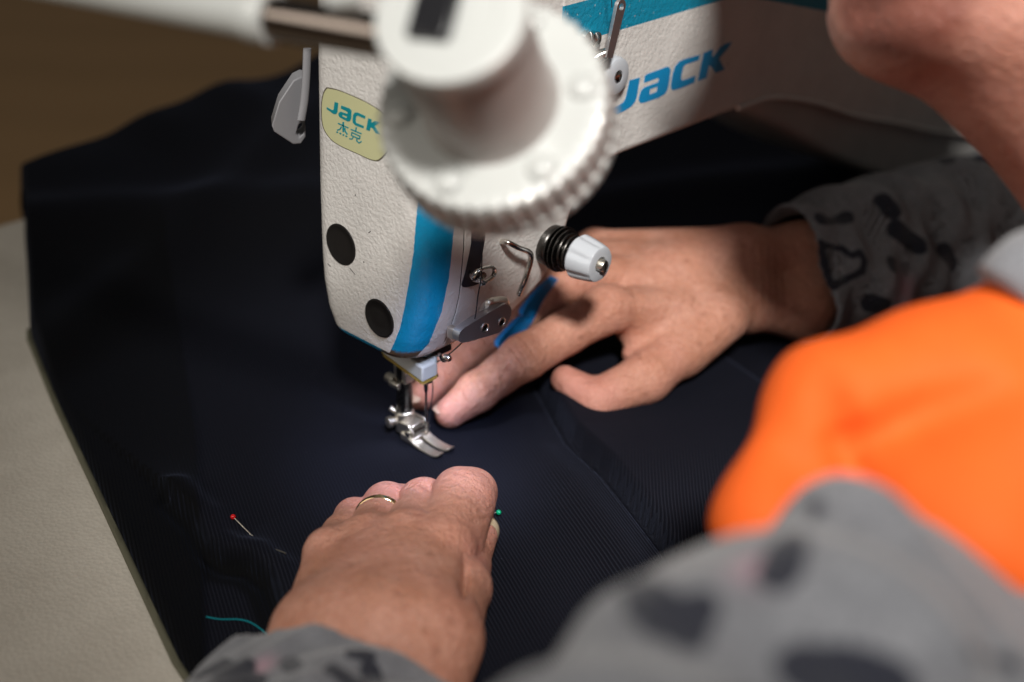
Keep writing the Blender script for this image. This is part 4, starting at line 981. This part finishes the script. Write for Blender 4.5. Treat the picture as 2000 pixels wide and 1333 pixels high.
def left_sleeve():
    f = Field((-46, -62, -6), (8, -16, 30), .25); g = f.new()
    f.cone(g, D(1310, 1685, 24.00), D(1600, 1355, 26.00), 4.16, 3.36, 1.60); f.cone(g, D(1600, 1355, 26.00), D(1710, 1250, 27.20), 3.3, 2.3, 1.2); f.cone(g, D(1648, 1098, 27.2), D(1980, 1350, 28.6), 1.6, 1.75, .9); f.cone(g, D(1710, 1250, 27.20), D(2040, 1545, 28.80), 2.3, 3.5, 1.2)
    f.cone(g, D(1310, 1685, 24.00), D(940, 2045, 25.60), 4.16, 3.4, 1.60); f.cone(g, D(940, 2045, 25.6), D(660, 1600, 36), 3.4, 3.3, 1.6)
    f.cone(g, D(1540, 1165, 27.04), D(1460, 1225, 26.80), 1.28, 1.28, 1.28); f.cone(g, D(1330, 1285, 26.40), D(1370, 1345, 25.60), 1.36, 1.92, 1.28)
    d = nrm(D(1600, 1355, 26.00)-D(1310, 1685, 24.00)); g = folds(f, g, D(1440, 1445, 24.80), d, .24, 5.0, 1.0)
    marks = [(1262, 1165, 1280, 1185, .36), (1280, 1185, 1296, 1225, .30), (1372, 1180, 1345, 1236, .32), (1545, 1060, 1518, 1130, .33), (1590, 975, 1545, 1050, .15), (1590, 1305, 1650, 1318, .46), (1650, 1318, 1730, 1350, .52), (1225, 1130, 1245, 1150, .3), (1480, 1400, 1530, 1450, .5), (1230, 1450, 1260, 1500, .5), (1900, 1260, 1990, 1300, .12)]
    sleeve('jumper_sleeve', f, g, marks, [(1475, 1105, .40)], 11, 4.0, keep=lambda x, y: y < 1360)
left_sleeve()
def vest():
    f = Field((-34, -75, -40), (55, -2, 30), .42); g = f.new()
    f.cone(g, D(1662, 806, 35), D(2100, 618, 36), 1.95, 2.1, .8)
    f.cone(g, D(1572, 835, 35), D(1506, 1030, 34.2), 1.65, 1.45, .8)
    f.cone(g, D(1640, 860, 35.2), D(1640, 1080, 34.4), 1.9, 1.9, 1.0)
    f.cone(g, D(1850, 900, 35.4), D(2120, 860, 36), 3.0, 3.6, 1.2)
    f.cone(g, D(1950, 1020, 33.8), D(2150, 1120, 33), 3.4, 4.6, 1.6)
    f.cone(g, D(2170, 880, 40.00), D(2500, 860, 44.80), 5.0, 6.6, 3.20); f.cone(g, D(1900, 1050, 37.60), MID+np.array([6, -14, -34]), 4.2, 9.60, 3.20); f.cone(g, SRT, MID+np.array([3, -6, -4]), 6, 7, 4)
    f.groove(g, D(1668, 905, 33.2), nrm(RGT+UP*.35), -FWD, .9, .35, 2.0); f.groove(g, D(1560, 930, 33.4), nrm(RGT*.9+UP*.3), -FWD, .15, .45, 2.2); f.groove(g, D(1800, 830, 32.5), nrm(UP*.9-RGT*.35), -FWD, .6, .6, 3.0)
    d = nrm(D(2000, 700, 33.60)-D(1700, 1000, 33.60)); g = folds(f, g, D(1800, 850, 33.60), d, .20, 6.5, 2.0)
    V, Q = f.mesh(g)
    m = mat('orange_vest_fabric', (.92, .21, .030), .7); b = B(m); b.inputs['Specular IOR Level'].default_value = .2
    L(m, mix(m, noise(m, 30, 3), (.90, .155, .022), (.80, .11, .015)), b.inputs['Base Color']); L(m, bump(m, noise(m, 900, 2), .3, .0004), b.inputs['Normal'])
    mk('vest', V, Q.tolist(), m, PERSON, 180)
    P = smooth_path([D(1975, 575, 34.8), D(2020, 530, 34.8), D(2110, 510, 36.00), D(2250, 530, 38.40)], 8); V, F = tube(P, 1.15, 14)
    c = mk('collar', V, F, KNIT, PERSON, 180)
vest()

# ------------------------------------------------------------------ pins, loose thread
def pin(head, tip, r, colr, label, mid=None):
    t = thing('pin', label, 'pin', head, None)
    V, F = lathe(head-Z*r, Z, [(r*(1-math.cos(a)), r*math.sin(a)) for a in np.linspace(.02, math.pi-.02, 14)], 24); mk('pin_head', V, F, mat('pin_glass', colr, .15, 0, Coat_Weight=.5), t, 180)
    P = [head, mid, tip] if mid is not None else [head, tip]; V, F = tube(smooth_path(P, 6) if mid is not None else P, .028, 8); mk('shaft', V, F, NICKEL, t, 60)
hz_ = lambda p, dz: np.array([p[0], p[1], float(cloth_h(p[0], p[1]))+dz])
a = hz_(ON(2, 1.0, 456, 1018), .22); b_ = hz_(ON(2, .8, 560, 1104), .03)
pin(a, b_+Z*.14, .115, (.62, .008, .010), 'red headed pin stuck through the cloth fold left of the ringed hand', (a+b_)/2-Z*.28)
gp = D(974, 1001, 54.3); pin(gp, gp-RGT*2.2+FWD*.4-UP*.3, .115, (.0, .30, .13), 'green headed pin pinched beside the index finger of the ringed hand')
P = [hz_(ON(2, .35, x, y), .05) for x, y in ((403, 1207), (430, 1211), (465, 1211), (490, 1217), (515, 1234), (530, 1250))]
V, F = tube(smooth_path(P, 6), .028, 6); tag(mk('loose_thread', V, F, TTHREAD, None, 60), 'short teal thread lying on the ribbed cloth beside the wrist', 'thread')
